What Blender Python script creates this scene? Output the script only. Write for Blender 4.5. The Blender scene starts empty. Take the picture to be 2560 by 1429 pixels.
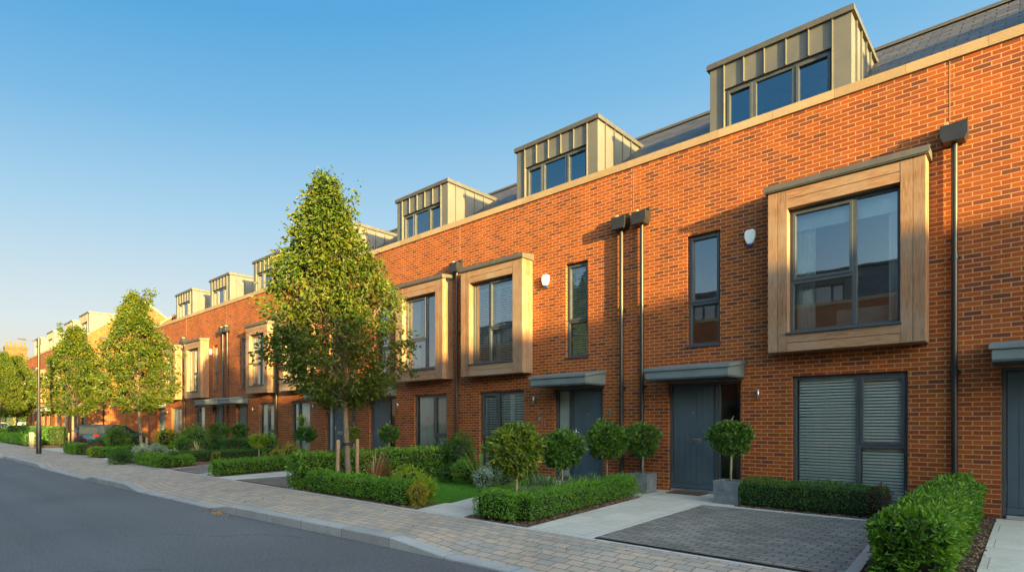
import bpy, math, random
import numpy as np
rng = np.random.default_rng(7)
random.seed(7)
R = math.radians
sc = bpy.context.scene
COL = sc.collection

# ------------------------------------------------------------------ camera solution (metres; facade plane is y=0)
CD, CH, CF = 10.3, 1.32, 1433.0
YAW = R(42.2); SA, CA = math.sin(YAW), math.cos(YAW)
def at(u, d):                       # ground point seen in column u at depth d
    k = (u-1280)/CF
    return d*(-SA+CA*k), -CD+d*(CA+SA*k)
def zat(v, d): return CH+(1055-v)/CF*d

# ------------------------------------------------------------------ materials
def newmat(name):
    m = bpy.data.materials.new(name); m.use_nodes = True
    nt = m.node_tree; nt.nodes.clear()
    out = nt.nodes.new('ShaderNodeOutputMaterial')
    return m, nt, out
class NT:
    def __init__(s, nt): s.nt = nt
    def n(s, t, **kw):
        nd = s.nt.nodes.new(t)
        for k, v in kw.items():
            if k.startswith('i_'): nd.inputs[k[2:].replace('_', ' ')].default_value = v
            else: setattr(nd, k, v)
        return nd
    def l(s, a, b): s.nt.links.new(a, b)
    def math(s, op, a, b=None, clamp=False):
        nd = s.nt.nodes.new('ShaderNodeMath'); nd.operation = op; nd.use_clamp = clamp
        for i, x in enumerate((a, b)):
            if x is None: continue
            if isinstance(x, (int, float)): nd.inputs[i].default_value = x
            else: s.l(x, nd.inputs[i])
        return nd.outputs[0]
    def noise(s, vec, scale, detail=4, rough=.55):
        nd = s.nt.nodes.new('ShaderNodeTexNoise')
        nd.inputs['Scale'].default_value = scale; nd.inputs['Detail'].default_value = detail; nd.inputs['Roughness'].default_value = rough
        if vec is not None: s.l(vec, nd.inputs['Vector'])
        return nd.outputs['Fac']
    def ramp(s, fac, stops):
        nd = s.nt.nodes.new('ShaderNodeValToRGB'); cr = nd.color_ramp
        while len(cr.elements) > 1: cr.elements.remove(cr.elements[-1])
        for i, (p, c) in enumerate(stops):
            e = cr.elements[0] if i == 0 else cr.elements.new(p)
            e.position = p; e.color = (*c, 1) if len(c) == 3 else c
        s.l(fac, nd.inputs[0]); return nd.outputs[0]
    def mix(s, fac, a, b, mode='MIX'):
        nd = s.nt.nodes.new('ShaderNodeMix'); nd.data_type = 'RGBA'; nd.blend_type = mode
        for sock, x in ((nd.inputs[0], fac), (nd.inputs[6], a), (nd.inputs[7], b)):
            if isinstance(x, (int, float)): sock.default_value = x
            elif isinstance(x, tuple): sock.default_value = (*x, 1)
            else: s.l(x, sock)
        return nd.outputs[2]
    def bump(s, h, strength=.4, dist=.01, normal=None):
        nd = s.nt.nodes.new('ShaderNodeBump'); nd.inputs['Strength'].default_value = strength; nd.inputs['Distance'].default_value = dist
        s.l(h, nd.inputs['Height'])
        if normal is not None: s.l(normal, nd.inputs['Normal'])
        return nd.outputs[0]
    def bsdf(s, out, color, rough=.6, metal=0., normal=None, spec=.5):
        b = s.nt.nodes.new('ShaderNodeBsdfPrincipled')
        for k, x in (('Base Color', color), ('Roughness', rough), ('Metallic', metal), ('Specular IOR Level', spec)):
            if isinstance(x, tuple): b.inputs[k].default_value = (*x, 1)
            elif isinstance(x, (int, float)): b.inputs[k].default_value = x
            else: s.l(x, b.inputs[k])
        if normal is not None: s.l(normal, b.inputs['Normal'])
        s.l(b.outputs[0], out.inputs[0]); return b
def pos(N): return N.n('ShaderNodeNewGeometry').outputs['Position']
def objc(N): return N.n('ShaderNodeTexCoord').outputs['Object']
def planar(N, p, mode):
    sp = N.n('ShaderNodeSeparateXYZ'); N.l(p, sp.inputs[0])
    cb = N.n('ShaderNodeCombineXYZ')
    if mode == 'wall':
        N.l(N.math('ADD', sp.outputs[0], sp.outputs[1]), cb.inputs[0]); N.l(sp.outputs[2], cb.inputs[1])
    elif mode == 'floor':
        N.l(sp.outputs[0], cb.inputs[0]); N.l(sp.outputs[1], cb.inputs[1])
    elif mode == 'roof':
        N.l(sp.outputs[0], cb.inputs[0]); N.l(N.math('MULTIPLY', sp.outputs[1], 1.25), cb.inputs[1])
    return cb.outputs[0]

def brickish(name, mode, bw, rh, mortar, ramp, mcol, rough=.85, bumpd=.006, offset=.5, freq=2, squash=1., dirt=(.8, 1.1), dscale=.6, mvar=.15, world=True, spec=.3, mort_smooth=.15, streak=False):
    m, nt, out = newmat(name); N = NT(nt)
    p = pos(N) if world else objc(N)
    v = planar(N, p, mode)
    wob = N.noise(p, 9, 2)
    wv = N.n('ShaderNodeVectorMath', operation='MULTIPLY_ADD')
    cb = N.n('ShaderNodeCombineXYZ'); N.l(N.math('SUBTRACT', wob, .5), cb.inputs[0]); N.l(N.math('SUBTRACT', wob, .5), cb.inputs[1])
    N.l(cb.outputs[0], wv.inputs[0]); wv.inputs[1].default_value = (.012, .008, 0); N.l(v, wv.inputs[2])
    b = N.n('ShaderNodeTexBrick', offset=offset, offset_frequency=freq, squash=squash)
    b.inputs['Scale'].default_value = 1; b.inputs['Brick Width'].default_value = bw; b.inputs['Row Height'].default_value = rh
    b.inputs['Mortar Size'].default_value = mortar; b.inputs['Mortar Smooth'].default_value = mort_smooth
    b.inputs['Color1'].default_value = (0, 0, 0, 1); b.inputs['Color2'].default_value = (1, 1, 1, 1); b.inputs['Mortar'].default_value = (.5, .5, .5, 1)
    N.l(wv.outputs[0], b.inputs['Vector'])
    col = N.ramp(b.outputs['Color'], ramp)
    # surface speckle inside each unit
    n1 = N.noise(p, 45, 5, .7); n2 = N.noise(p, dscale, 4)
    f1 = N.math('ADD', N.math('MULTIPLY', n1, .7), .65)
    f2 = N.math('ADD', N.math('MULTIPLY', n2, dirt[1]-dirt[0]), dirt[0])
    col = N.mix(1., col, f1, 'MULTIPLY')
    mc = N.mix(N.noise(p, 14, 3), tuple(c*(1-mvar) for c in mcol), tuple(c*(1+mvar) for c in mcol))
    col = N.mix(b.outputs['Fac'], col, mc)
    col = N.mix(1., col, f2, 'MULTIPLY')
    if mode == 'floor':
        n3 = N.noise(p, 1.7, 5, .75); col = N.mix(N.math('MULTIPLY', N.ramp(n3, [(.52, (0, 0, 0)), (.75, (1, 1, 1))]), .35), col, (.12, .115, .085))
    if streak:   # weathering: rain streaks and paler batches
        mp = N.n('ShaderNodeMapping'); N.l(p, mp.inputs[0]); mp.inputs['Scale'].default_value = (2.6, 2.6, .22)
        s1 = N.noise(mp.outputs[0], 1., 5, .65); s2 = N.noise(p, 3.2, 5, .7)
        col = N.mix(1., col, N.math('ADD', N.math('MULTIPLY', s1, .36), .82), 'MULTIPLY')
        col = N.mix(N.math('MULTIPLY', N.ramp(s2, [(.55, (0, 0, 0)), (.8, (1, 1, 1))]), .22), col, (.30, .16, .09))
    h = N.math('ADD', N.math('MULTIPLY', N.math('SUBTRACT', 1., b.outputs['Fac']), 1.), N.math('MULTIPLY', n1, .45))
    nb = N.bump(h, .7, bumpd)
    N.bsdf(out, col, rough, 0, nb, spec)
    return m

def simple(name, col, rough=.5, metal=0., var=.12, scale=6., bump=0., bscale=60., spec=.5, world=True, col2=None):
    m, nt, out = newmat(name); N = NT(nt); p = pos(N) if world else objc(N)
    f = N.noise(p, scale, 5, .6)
    c2 = col2 if col2 else tuple(min(1, c*(1+var)) for c in col)
    c1 = col if col2 else tuple(c*(1-var) for c in col)
    c = N.mix(N.ramp(f, [(.3, (0, 0, 0)), (.7, (1, 1, 1))]), c1, c2)
    nb = N.bump(N.noise(p, bscale, 4), bump, .01) if bump else None
    rr = N.math('ADD', N.math('MULTIPLY', f, .2), rough-.1)
    N.bsdf(out, c, rr, metal, nb, spec)
    return m

M = {}
M['brick'] = brickish('red_brick', 'wall', .205, .067, .0075,
    [(0, (.095, .030, .021)), (.12, (.155, .036, .018)), (.32, (.205, .043, .010)), (.6, (.245, .052, .009)), (.85, (.285, .066, .010)), (1, (.215, .055, .022))], (.36, .205, .088), bumpd=.007, dirt=(.72, 1.24), dscale=.9, streak=True)
M['brick_old'] = brickish('stock_brick', 'wall', .225, .075, .010,
    [(0, (.07, .032, .012)), (.5, (.105, .048, .017)), (1, (.14, .07, .026))], (.15, .10, .055))
M['slate'] = brickish('slate', 'roof', .30, .18, .014,
    [(0, (.036, .038, .044)), (.5, (.055, .055, .062)), (1, (.085, .078, .078))], (.008, .009, .011), rough=.55, bumpd=.02, spec=.5, mort_smooth=.4)
M['pavers'] = brickish('buff_block_paving', 'floor', .20, .135, .0055,
    [(0, (.34, .31, .28)), (.35, (.41, .345, .285)), (.6, (.47, .37, .29)), (.85, (.50, .38, .295)), (1, (.38, .345, .315))], (.13, .11, .085), bumpd=.005, offset=.4, freq=2, dirt=(.7, 1.2), dscale=.8)
M['drive'] = brickish('charcoal_block_paving', 'floor', .20, .10, .008,
    [(0, (.16, .153, .142)), (.5, (.20, .192, .178)), (1, (.25, .238, .215))], (.065, .062, .056), rough=.65, bumpd=.005, offset=.5, dirt=(.45, 1.6), dscale=.8)
M['slab'] = brickish('pale_paving_slab', 'floor', .60, .60, .004,
    [(0, (.50, .475, .42)), (1, (.62, .585, .52))], (.26, .24, .21), bumpd=.003, dirt=(.75, 1.15), dscale=1.5)
M['edging'] = brickish('granite_edging', 'floor', .90, 5.0, .004, [(0, (.42, .41, .40)), (1, (.5, .49, .48))], (.2, .2, .2), bumpd=.002)
M['kerb'] = brickish('granite_kerb', 'floor', .915, 50., .005, [(0, (.30, .30, .31)), (1, (.40, .40, .40))], (.12, .12, .12), bumpd=.003, dirt=(.7, 1.2), dscale=2)

def m_asphalt():
    m, nt, out = newmat('asphalt'); N = NT(nt); p = pos(N)
    a = N.noise(p, 160, 3, .7); b = N.noise(p, .35, 5, .6); c = N.noise(p, 2.2, 5, .7)
    base = N.mix(N.ramp(a, [(.35, (0, 0, 0)), (.68, (1, 1, 1))]), (.060, .063, .070), (.165, .166, .175))
    f = N.math('ADD', N.math('MULTIPLY', b, .7), N.math('ADD', N.math('MULTIPLY', c, .35), .45))
    base = N.mix(1., base, f, 'MULTIPLY')
    mpt = N.n('ShaderNodeMapping'); N.l(p, mpt.inputs[0]); mpt.inputs['Scale'].default_value = (.05, 1.1, 1); base = N.mix(1., base, N.math('ADD', N.math('MULTIPLY', N.noise(mpt.outputs[0], 1.4, 4, .6), .5), .75), 'MULTIPLY'); ag = N.noise(p, 34, 5, .8); base = N.mix(1., base, N.math('ADD', N.math('MULTIPLY', N.ramp(ag, [(.36, (0, 0, 0)), (.64, (1, 1, 1))]), .8), .62), 'MULTIPLY')
    # sealed cracks
    vo = N.n('ShaderNodeTexVoronoi', feature='DISTANCE_TO_EDGE'); vo.inputs['Scale'].default_value = .22
    wv = N.n('ShaderNodeVectorMath', operation='MULTIPLY_ADD'); no = N.n('ShaderNodeTexNoise'); no.inputs['Scale'].default_value = 1.3; no.inputs['Detail'].default_value = 6
    N.l(p, no.inputs['Vector']); N.l(no.outputs['Color'], wv.inputs[0]); wv.inputs[1].default_value = (1.1, 1.1, 0); N.l(p, wv.inputs[2]); N.l(wv.outputs[0], vo.inputs['Vector'])
    cr = N.ramp(vo.outputs['Distance'], [(0, (1, 1, 1)), (.0022, (.7, .7, .7)), (.005, (0, 0, 0))])
    cm = N.math('MULTIPLY', cr, N.math('GREATER_THAN', b, .53))
    base = N.mix(N.math('MULTIPLY', cm, .6), base, (.035, .035, .038))
    rr = N.math('ADD', N.math('MULTIPLY', c, .25), .58)
    N.bsdf(out, base, rr, 0, N.bump(a, .55, .008), .45)
    return m
M['asphalt'] = m_asphalt()

def m_timber(name, sc3):
    m, nt, out = newmat(name); N = NT(nt); p = objc(N)
    sp = N.n('ShaderNodeSeparateXYZ'); N.l(p, sp.inputs[0])
    at_ = N.n('ShaderNodeNewGeometry').outputs['Random Per Island']
    mp = N.n('ShaderNodeMapping'); N.l(p, mp.inputs[0]); mp.inputs['Scale'].default_value = sc3
    N.l(N.math('MULTIPLY', at_, 30.), mp.inputs['Location'])
    g = N.noise(mp.outputs[0], 3., 6, .65); st = N.noise(p, 1.3, 4)
    col = N.ramp(g, [(.30, (.12, .060, .034)), (.46, (.215, .118, .065)), (.58, (.265, .152, .088)), (.75, (.34, .215, .13))])
    tone = N.math('ADD', N.math('MULTIPLY', at_, .35), .82)
    col = N.mix(1., col, tone, 'MULTIPLY')
    col = N.mix(N.ramp(st, [(.45, (0, 0, 0)), (.68, (.75, .75, .75))]), col, (.27, .215, .165))
    vo = N.n('ShaderNodeTexVoronoi'); vo.inputs['Scale'].default_value = 2.2; N.l(p, vo.inputs['Vector'])
    kn = N.ramp(vo.outputs['Distance'], [(0, (1, 1, 1)), (.05, (.6, .6, .6)), (.09, (0, 0, 0))])
    col = N.mix(N.math('MULTIPLY', kn, .5), col, (.10, .05, .025))
    N.bsdf(out, col, .62, 0, N.bump(g, .25, .004), .35)
    return m
M['timber'] = m_timber('cedar_boards', (22, 22, 1.5))
M['timber_h'] = m_timber('cedar_boards_level', (1.5, 22, 22))
M['zinc'] = simple('zinc_cladding', (.085, .090, .090), .50, .12, col2=(.120, .121, .112), scale=1.8)
M['zinc_dark'] = simple('zinc_trim', (.10, .10, .092), .5, .5, var=.1)
M['cap'] = simple('grey_metal_cap', (.11, .107, .10), .55, .4, var=.1)
M['canopy'] = simple('blue_grey_canopy', (.135, .175, .19), .5, .1, var=.12, scale=3)
M['frame'] = simple('anthracite_frame', (.050, .060, .072), .38, 0, var=.1)
M['door'] = simple('slate_blue_door', (.052, .080, .108), .45, 0, var=.14, scale=2.5)
M['coping'] = brickish('stone_coping', 'wall', .95, 9., .004, [(0, (.27, .195, .115)), (1, (.33, .245, .155))], (.15, .11, .07), bumpd=.002, dirt=(.8, 1.15), dscale=2)
M['black'] = simple('black_metal', (.018, .018, .020), .35, 0, var=.2)
M['steel'] = simple('brushed_steel', (.55, .55, .55), .3, .9, var=.1)
M['lead'] = simple('lead_outlet', (.35, .28, .16), .5, .3, var=.2)
M['white'] = simple('white_plastic', (.78, .78, .76), .4, 0, var=.04)
M['blue'] = simple('blue_lens', (.02, .06, .35), .3, 0, var=.1)
M['blind'] = simple('blind_slat', (.86, .88, .84), .5, 0, var=.05)
M['curtain'] = simple('cream_curtain', (.82, .80, .72), .9, 0, var=.06)
M['room'] = simple('room_wall', (.33, .31, .28), .9, 0, var=.1)
M['sofa'] = simple('pale_upholstery', (.62, .58, .54), .9, 0, var=.08)
M['joint'] = simple('joint_mastic', (.30, .17, .10), .8, 0, var=.1)
M['concrete'] = simple('planter_slate', (.085, .105, .125), .65, 0, col2=(.20, .215, .23), scale=7, bump=.3)
M['doormat'] = simple('coir_mat', (.10, .06, .04), .95, 0, var=.3, scale=60)
M['bark'] = simple('bark', (.11, .085, .06), .9, 0, col2=(.22, .175, .125), scale=22, bump=.9, bscale=50)
M['stem'] = simple('pale_stem', (.30, .25, .18), .8, 0, var=.25, scale=30)
M['stake'] = simple('round_timber_stake', (.30, .20, .12), .8, 0, var=.25, scale=12, bump=.3)
M['rubber'] = simple('rubber', (.015, .015, .015), .7)
M['soil'] = simple('dark_soil', (.035, .024, .016), .95, 0, col2=(.11, .07, .045), scale=38, bump=1., bscale=45)
M['chip'] = simple('bark_chip', (.09, .055, .035), .9, 0, col2=(.28, .18, .11), scale=25)
M['turf'] = simple('turf', (.035, .11, .012), .9, 0, col2=(.075, .19, .02), scale=3, bump=.8, bscale=150)
M['ground'] = simple('grassy_ground', (.07, .09, .03), .95, 0, var=.3, scale=.5)
M['render'] = simple('cream_render', (.22, .155, .08), .85, 0, var=.08)
M['clay'] = simple('clay_pot', (.16, .08, .035), .8, 0, var=.2)
M['drain'] = simple('drain_grate_and_hole', (.02, .02, .022), .5)
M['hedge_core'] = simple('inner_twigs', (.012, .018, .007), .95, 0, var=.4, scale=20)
M['paint_navy'] = simple('navy_car_paint', (.012, .035, .085), .18, .2, var=.02)
M['paint_white'] = simple('white_car_paint', (.75, .77, .8), .2, 0, var=.02)
M['paint_silver'] = simple('silver_car_paint', (.45, .47, .5), .25, .6, var=.02)
M['tail'] = simple('tail_lamp', (.22, .008, .008), .2)
M['head'] = simple('head_lamp', (.7, .7, .72), .15, .3)
M['carglass'] = simple('car_glass', (.03, .035, .04), .05, 0, spec=.9)
M['pink'] = simple('pink_petal', (.45, .05, .20), .7)
M['violet'] = simple('violet_petal', (.22, .20, .60), .7)

def m_glass(name, base, ior, tint):
    m, nt, out = newmat(name); N = NT(nt)
    fr = N.n('ShaderNodeFresnel'); fr.inputs[0].default_value = ior
    f = N.math('ADD', fr.outputs[0], base, True)
    nb = N.bump(N.noise(pos(N), .9, 2), .06, .02)
    g = N.n('ShaderNodeBsdfGlossy'); g.inputs['Roughness'].default_value = 0.0; g.inputs['Color'].default_value = (.93, .96, 1, 1); N.l(nb, g.inputs['Normal'])
    t = N.n('ShaderNodeBsdfTransparent'); t.inputs['Color'].default_value = (*tint, 1)
    mx = N.n('ShaderNodeMixShader'); N.l(f, mx.inputs[0]); N.l(t.outputs[0], mx.inputs[1]); N.l(g.outputs[0], mx.inputs[2]); N.l(mx.outputs[0], out.inputs[0])
    return m
M['glass'] = m_glass('window_glass', .02, 1.5, (.97, .99, .97))
M['glass_mirror'] = m_glass('upper_window_glass', .22, 1.6, (.78, .84, .84))

def m_leaf(name, stops, trans=.35, rough=.5, spec=.35, clump=1.6):
    m, nt, out = newmat(name); N = NT(nt)
    ri = N.n('ShaderNodeNewGeometry').outputs['Random Per Island']
    nz = N.noise(pos(N), clump, 3)
    f = N.math('ADD', N.math('MULTIPLY', ri, .6), N.math('MULTIPLY', N.math('SUBTRACT', nz, .25), .8), True)
    stops = [(p, tuple(min(.8, c*1.3) for c in k)) for p, k in stops]
    col = N.ramp(f, stops)
    b = N.nt.nodes.new('ShaderNodeBsdfPrincipled'); N.l(col, b.inputs['Base Color']); b.inputs['Roughness'].default_value = rough; b.inputs['Specular IOR Level'].default_value = spec
    t = N.n('ShaderNodeBsdfTranslucent'); tc = N.mix(1., col, (1.5, 1.35, .5), 'MULTIPLY'); N.l(tc, t.inputs[0])
    mx = N.n('ShaderNodeMixShader'); mx.inputs[0].default_value = trans
    N.l(b.outputs[0], mx.inputs[1]); N.l(t.outputs[0], mx.inputs[2]); N.l(mx.outputs[0], out.inputs[0])
    return m
M['l_tree'] = m_leaf('tree_leaf', [(.1, (.020, .048, .007)), (.5, (.046, .080, .008)), (.8, (.095, .105, .009)), (1, (.17, .125, .012))], .32)
M['l_box'] = m_leaf('box_leaf', [(.1, (.035, .10, .010)), (.5, (.075, .19, .015)), (.85, (.13, .27, .025)), (1, (.19, .32, .035))], .3)
M['l_boxd'] = m_leaf('dark_box_leaf', [(.1, (.018, .055, .010)), (.5, (.035, .10, .014)), (.9, (.07, .16, .022)), (1, (.11, .19, .03))], .3)
M['l_laurel'] = m_leaf('laurel_leaf', [(.1, (.03, .09, .010)), (.5, (.075, .18, .016)), (.85, (.15, .27, .025)), (1, (.26, .34, .04))], .3, .4, .5)
M['l_bay'] = m_leaf('bay_leaf', [(.1, (.020, .06, .010)), (.5, (.05, .12, .016)), (.85, (.10, .19, .025)), (1, (.20, .25, .04))], .25, .4, .5, 5)
M['l_bayy'] = m_leaf('yellowing_bay_leaf', [(.1, (.03, .07, .010)), (.45, (.075, .135, .015)), (.75, (.16, .21, .022)), (1, (.34, .28, .03))], .3, .4, .5, 4)
M['l_gold'] = m_leaf('golden_leaf', [(.1, (.09, .13, .015)), (.5, (.20, .19, .018)), (1, (.38, .24, .03))], .3)
M['l_lime'] = m_leaf('lime_leaf', [(.1, (.07, .13, .012)), (.5, (.16, .26, .018)), (1, (.34, .36, .03))], .35)
M['l_silver'] = m_leaf('silver_leaf', [(.1, (.10, .15, .10)), (.5, (.19, .25, .185)), (1, (.33, .38, .31))], .15)
M['l_lav'] = m_leaf('lavender_leaf', [(.1, (.055, .11, .04)), (.5, (.10, .17, .065)), (1, (.18, .25, .12))], .2)
M['l_bronze'] = m_leaf('bronze_strap_leaf', [(.1, (.07, .03, .018)), (.5, (.16, .065, .03)), (1, (.36, .20, .11))], .2)
M['l_purple'] = m_leaf('plum_leaf', [(.1, (.05, .015, .02)), (1, (.16, .06, .06))], .2)
M['l_strap'] = m_leaf('strap_leaf', [(.1, (.05, .11, .02)), (.6, (.16, .22, .05)), (1, (.40, .40, .15))], .2)
M['l_grass'] = m_leaf('grass_blade', [(.1, (.035, .13, .010)), (.5, (.06, .20, .015)), (1, (.11, .28, .025))], .3)
M['l_dry'] = m_leaf('dry_leaf', [(.1, (.16, .08, .03)), (1, (.42, .24, .09))], .1)
M['l_plume'] = m_leaf('straw_plume', [(.1, (.22, .18, .08)), (1, (.48, .40, .22))], .2)

# ------------------------------------------------------------------ geometry helpers
class G:
    """collects polygons; build() links them as one mesh object"""
    def __init__(s): s.V = []; s.F = []; s.nv = 0; s.mats = []
    def mi(s, mat):
        m = M[mat]
        if m not in s.mats: s.mats.append(m)
        return s.mats.index(m)
    def add(s, V, F, mat):
        V = np.asarray(V, dtype=np.float64).reshape(-1, 3); i = s.mi(mat)
        if isinstance(F, np.ndarray): s.F.append((F+s.nv, i))
        else:
            by = {}
            for f in F: by.setdefault(len(f), []).append(f)
            for k, fs in by.items(): s.F.append((np.array(fs)+s.nv, i))
        s.V.append(V); s.nv += len(V); return s
    def box(s, x0, x1, y0, y1, z0, z1, mat, skip=''):
        V = [(x0, y0, z0), (x1, y0, z0), (x1, y1, z0), (x0, y1, z0), (x0, y0, z1), (x1, y0, z1), (x1, y1, z1), (x0, y1, z1)]
        fs = {'b': (0, 3, 2, 1), 't': (4, 5, 6, 7), 'f': (0, 1, 5, 4), 'r': (1, 2, 6, 5), 'k': (2, 3, 7, 6), 'l': (3, 0, 4, 7)}
        return s.add(V, [f for k, f in fs.items() if k not in skip], mat)
    def prism(s, pts, z0, z1, mat, bottom=True):
        n = len(pts); V = [(x, y, z0) for x, y in pts]+[(x, y, z1) for x, y in pts]
        F = [tuple(range(n, 2*n))]+[(i, (i+1) % n, n+(i+1) % n, n+i) for i in range(n)]
        if bottom: F.append(tuple(range(n-1, -1, -1)))
        return s.add(V, F, mat)
    def extrude(s, prof, axis, a0, a1, mat):
        """profile polygon extruded along an axis; axis 'x': prof=(y,z), axis 'y': prof=(x,z)"""
        n = len(prof)
        f = (lambda a, p: (a, p[0], p[1])) if axis == 'x' else (lambda a, p: (p[0], a, p[1]))
        V = [f(a0, p) for p in prof]+[f(a1, p) for p in prof]
        F = [tuple(range(n)), tuple(range(2*n-1, n-1, -1))]+[(i, n+i, n+(i+1) % n, (i+1) % n) for i in range(n)]
        return s.add(V, F, mat)
    def tube(s, pts, rad, mat, seg=10, cap=True):
        pts = [np.array(p, float) for p in pts]; n = len(pts); V = []
        for i, p in enumerate(pts):
            t = pts[min(i+1, n-1)]-pts[max(i-1, 0)]; t /= np.linalg.norm(t)+1e-9
            a = np.cross(t, (0, 0, 1.) if abs(t[2]) < .9 else (1., 0, 0)); a /= np.linalg.norm(a); b = np.cross(t, a)
            r = rad[i] if hasattr(rad, '__len__') else rad
            for j in range(seg):
                th = 2*math.pi*j/seg; V.append(p+r*(math.cos(th)*a+math.sin(th)*b))
        F = [(i*seg+j, i*seg+(j+1) % seg, (i+1)*seg+(j+1) % seg, (i+1)*seg+j) for i in range(n-1) for j in range(seg)]
        if cap: F += [tuple(range(seg-1, -1, -1)), tuple(range((n-1)*seg, n*seg))]
        return s.add(V, F, mat)
    def lathe(s, cx, cy, prof, mat, seg=20):
        return s.tube([(cx, cy, z) for r, z in prof], [max(r, .0005) for r, z in prof], mat, seg)
    def build(s, name, parent=None, smooth=False, bevel=0., origin=None):
        me = bpy.data.meshes.new(name)
        V = np.concatenate(s.V) if s.V else np.zeros((0, 3))
        o0 = np.array(origin if origin is not None else (absloc(parent) if parent else (0, 0, 0)), float)
        V = V-o0
        me.vertices.add(len(V)); me.vertices.foreach_set('co', V.astype(np.float32).ravel())
        loops = np.concatenate([f.ravel() for f, _ in s.F]); tot = np.concatenate([np.full(len(f), f.shape[1]) for f, _ in s.F])
        mi = np.concatenate([np.full(len(f), i) for f, i in s.F])
        me.loops.add(len(loops)); me.loops.foreach_set('vertex_index', loops.astype(np.int32))
        me.polygons.add(len(tot)); st = np.concatenate([[0], np.cumsum(tot)[:-1]])
        me.polygons.foreach_set('loop_start', st.astype(np.int32)); me.polygons.foreach_set('loop_total', tot.astype(np.int32))
        for m in s.mats: me.materials.append(m)
        me.polygons.foreach_set('material_index', mi.astype(np.int32))
        me.polygons.foreach_set('use_smooth', np.full(len(tot), smooth))
        me.update(calc_edges=True); me.validate()
        o = bpy.data.objects.new(name, me); COL.objects.link(o)
        if parent: o.parent = parent
        elif origin is not None: o.location = o0
        if bevel:
            b = o.modifiers.new('bevel', 'BEVEL'); b.width = bevel; b.segments = 2; b.limit_method = 'ANGLE'
        return o
def absloc(o):
    p = np.array(o.location)
    while o.parent: o = o.parent; p = p+np.array(o.location)
    return p
def thing(name, label, cat, loc, group=None):
    o = bpy.data.objects.new(name, None); o.empty_display_size = .3; COL.objects.link(o); o.location = loc
    o['label'] = label; o['category'] = cat
    if group: o['group'] = group
    return o
def tag(o, label, cat, group=None):
    o['label'] = label; o['category'] = cat
    if group: o['group'] = group
    return o
def struct(o, kind='structure'): o['kind'] = kind; return o
def kids(o): return [c for c in bpy.data.objects if c.parent == o]
def copy_tree(o, loc, rotz=0., label=None, group=None, src=None):
    src = src or build_children()
    c = o.copy(); COL.objects.link(c); c.location = loc; c.rotation_euler = (0, 0, rotz)
    if label: c['label'] = label
    if group: c['group'] = group
    def rec(a, b):
        for ch in src.get(a.name, []):
            d = ch.copy(); COL.objects.link(d); d.parent = b; rec(ch, d)
    rec(o, c); return c
def build_children():
    d = {}
    for o in bpy.data.objects:
        if o.parent: d.setdefault(o.parent.name, []).append(o)
    return d

# ---- leaves
def unit(a): return a/(np.linalg.norm(a, axis=1, keepdims=True)+1e-9)
def leaves(g, P, D, L, W, mat, shape='d', fold=.22):
    N = len(P)
    if N == 0: return
    D = unit(D); S = unit(np.cross(D, rng.normal(size=(N, 3)))); Nn = np.cross(S, D)
    L = np.broadcast_to(np.asarray(L, float), (N,)); W = np.broadcast_to(np.asarray(W, float), (N,))
    if shape == 'd':
        T = [(0, 0, 0), (.5, -.5, fold), (1, 0, -.1), (.5, .5, fold)]; F = np.array([[0, 1, 2], [0, 2, 3]])
    elif shape == 's':
        T = [(0, 0, 0), (.28, -.42, fold), (.68, -.40, fold), (1, 0, -.2), (.68, .40, fold), (.28, .42, fold)]; F = np.array([[0, 1, 2, 3], [0, 3, 4, 5]])
    else:   # blade
        T = [(0, -.5, 0), (0, .5, 0), (1, 0, 0)]; F = np.array([[0, 1, 2]])
    T = np.array(T); k = len(T)
    V = P[:, None, :]+T[None, :, 0, None]*L[:, None, None]*D[:, None, :]+T[None, :, 1, None]*W[:, None, None]*S[:, None, :]+T[None, :, 2, None]*W[:, None, None]*Nn[:, None, :]
    FF = (np.arange(N)*k)[:, None, None]+F[None]
    g.add(V.reshape(-1, 3), FF.reshape(-1, F.shape[1]), mat)
def wav(P, f, s=0.): # smooth pseudo noise -1..1
    x, y, z = P[:, 0], P[:, 1], P[:, 2]
    return (np.sin(x*f+1.3*np.sin(y*f*.8+s)+s)+np.sin(y*f*1.13+1.7*np.sin(z*f+2*s))+np.sin(z*f*.93+1.1*np.sin(x*f*1.2+s)))/3

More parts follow.
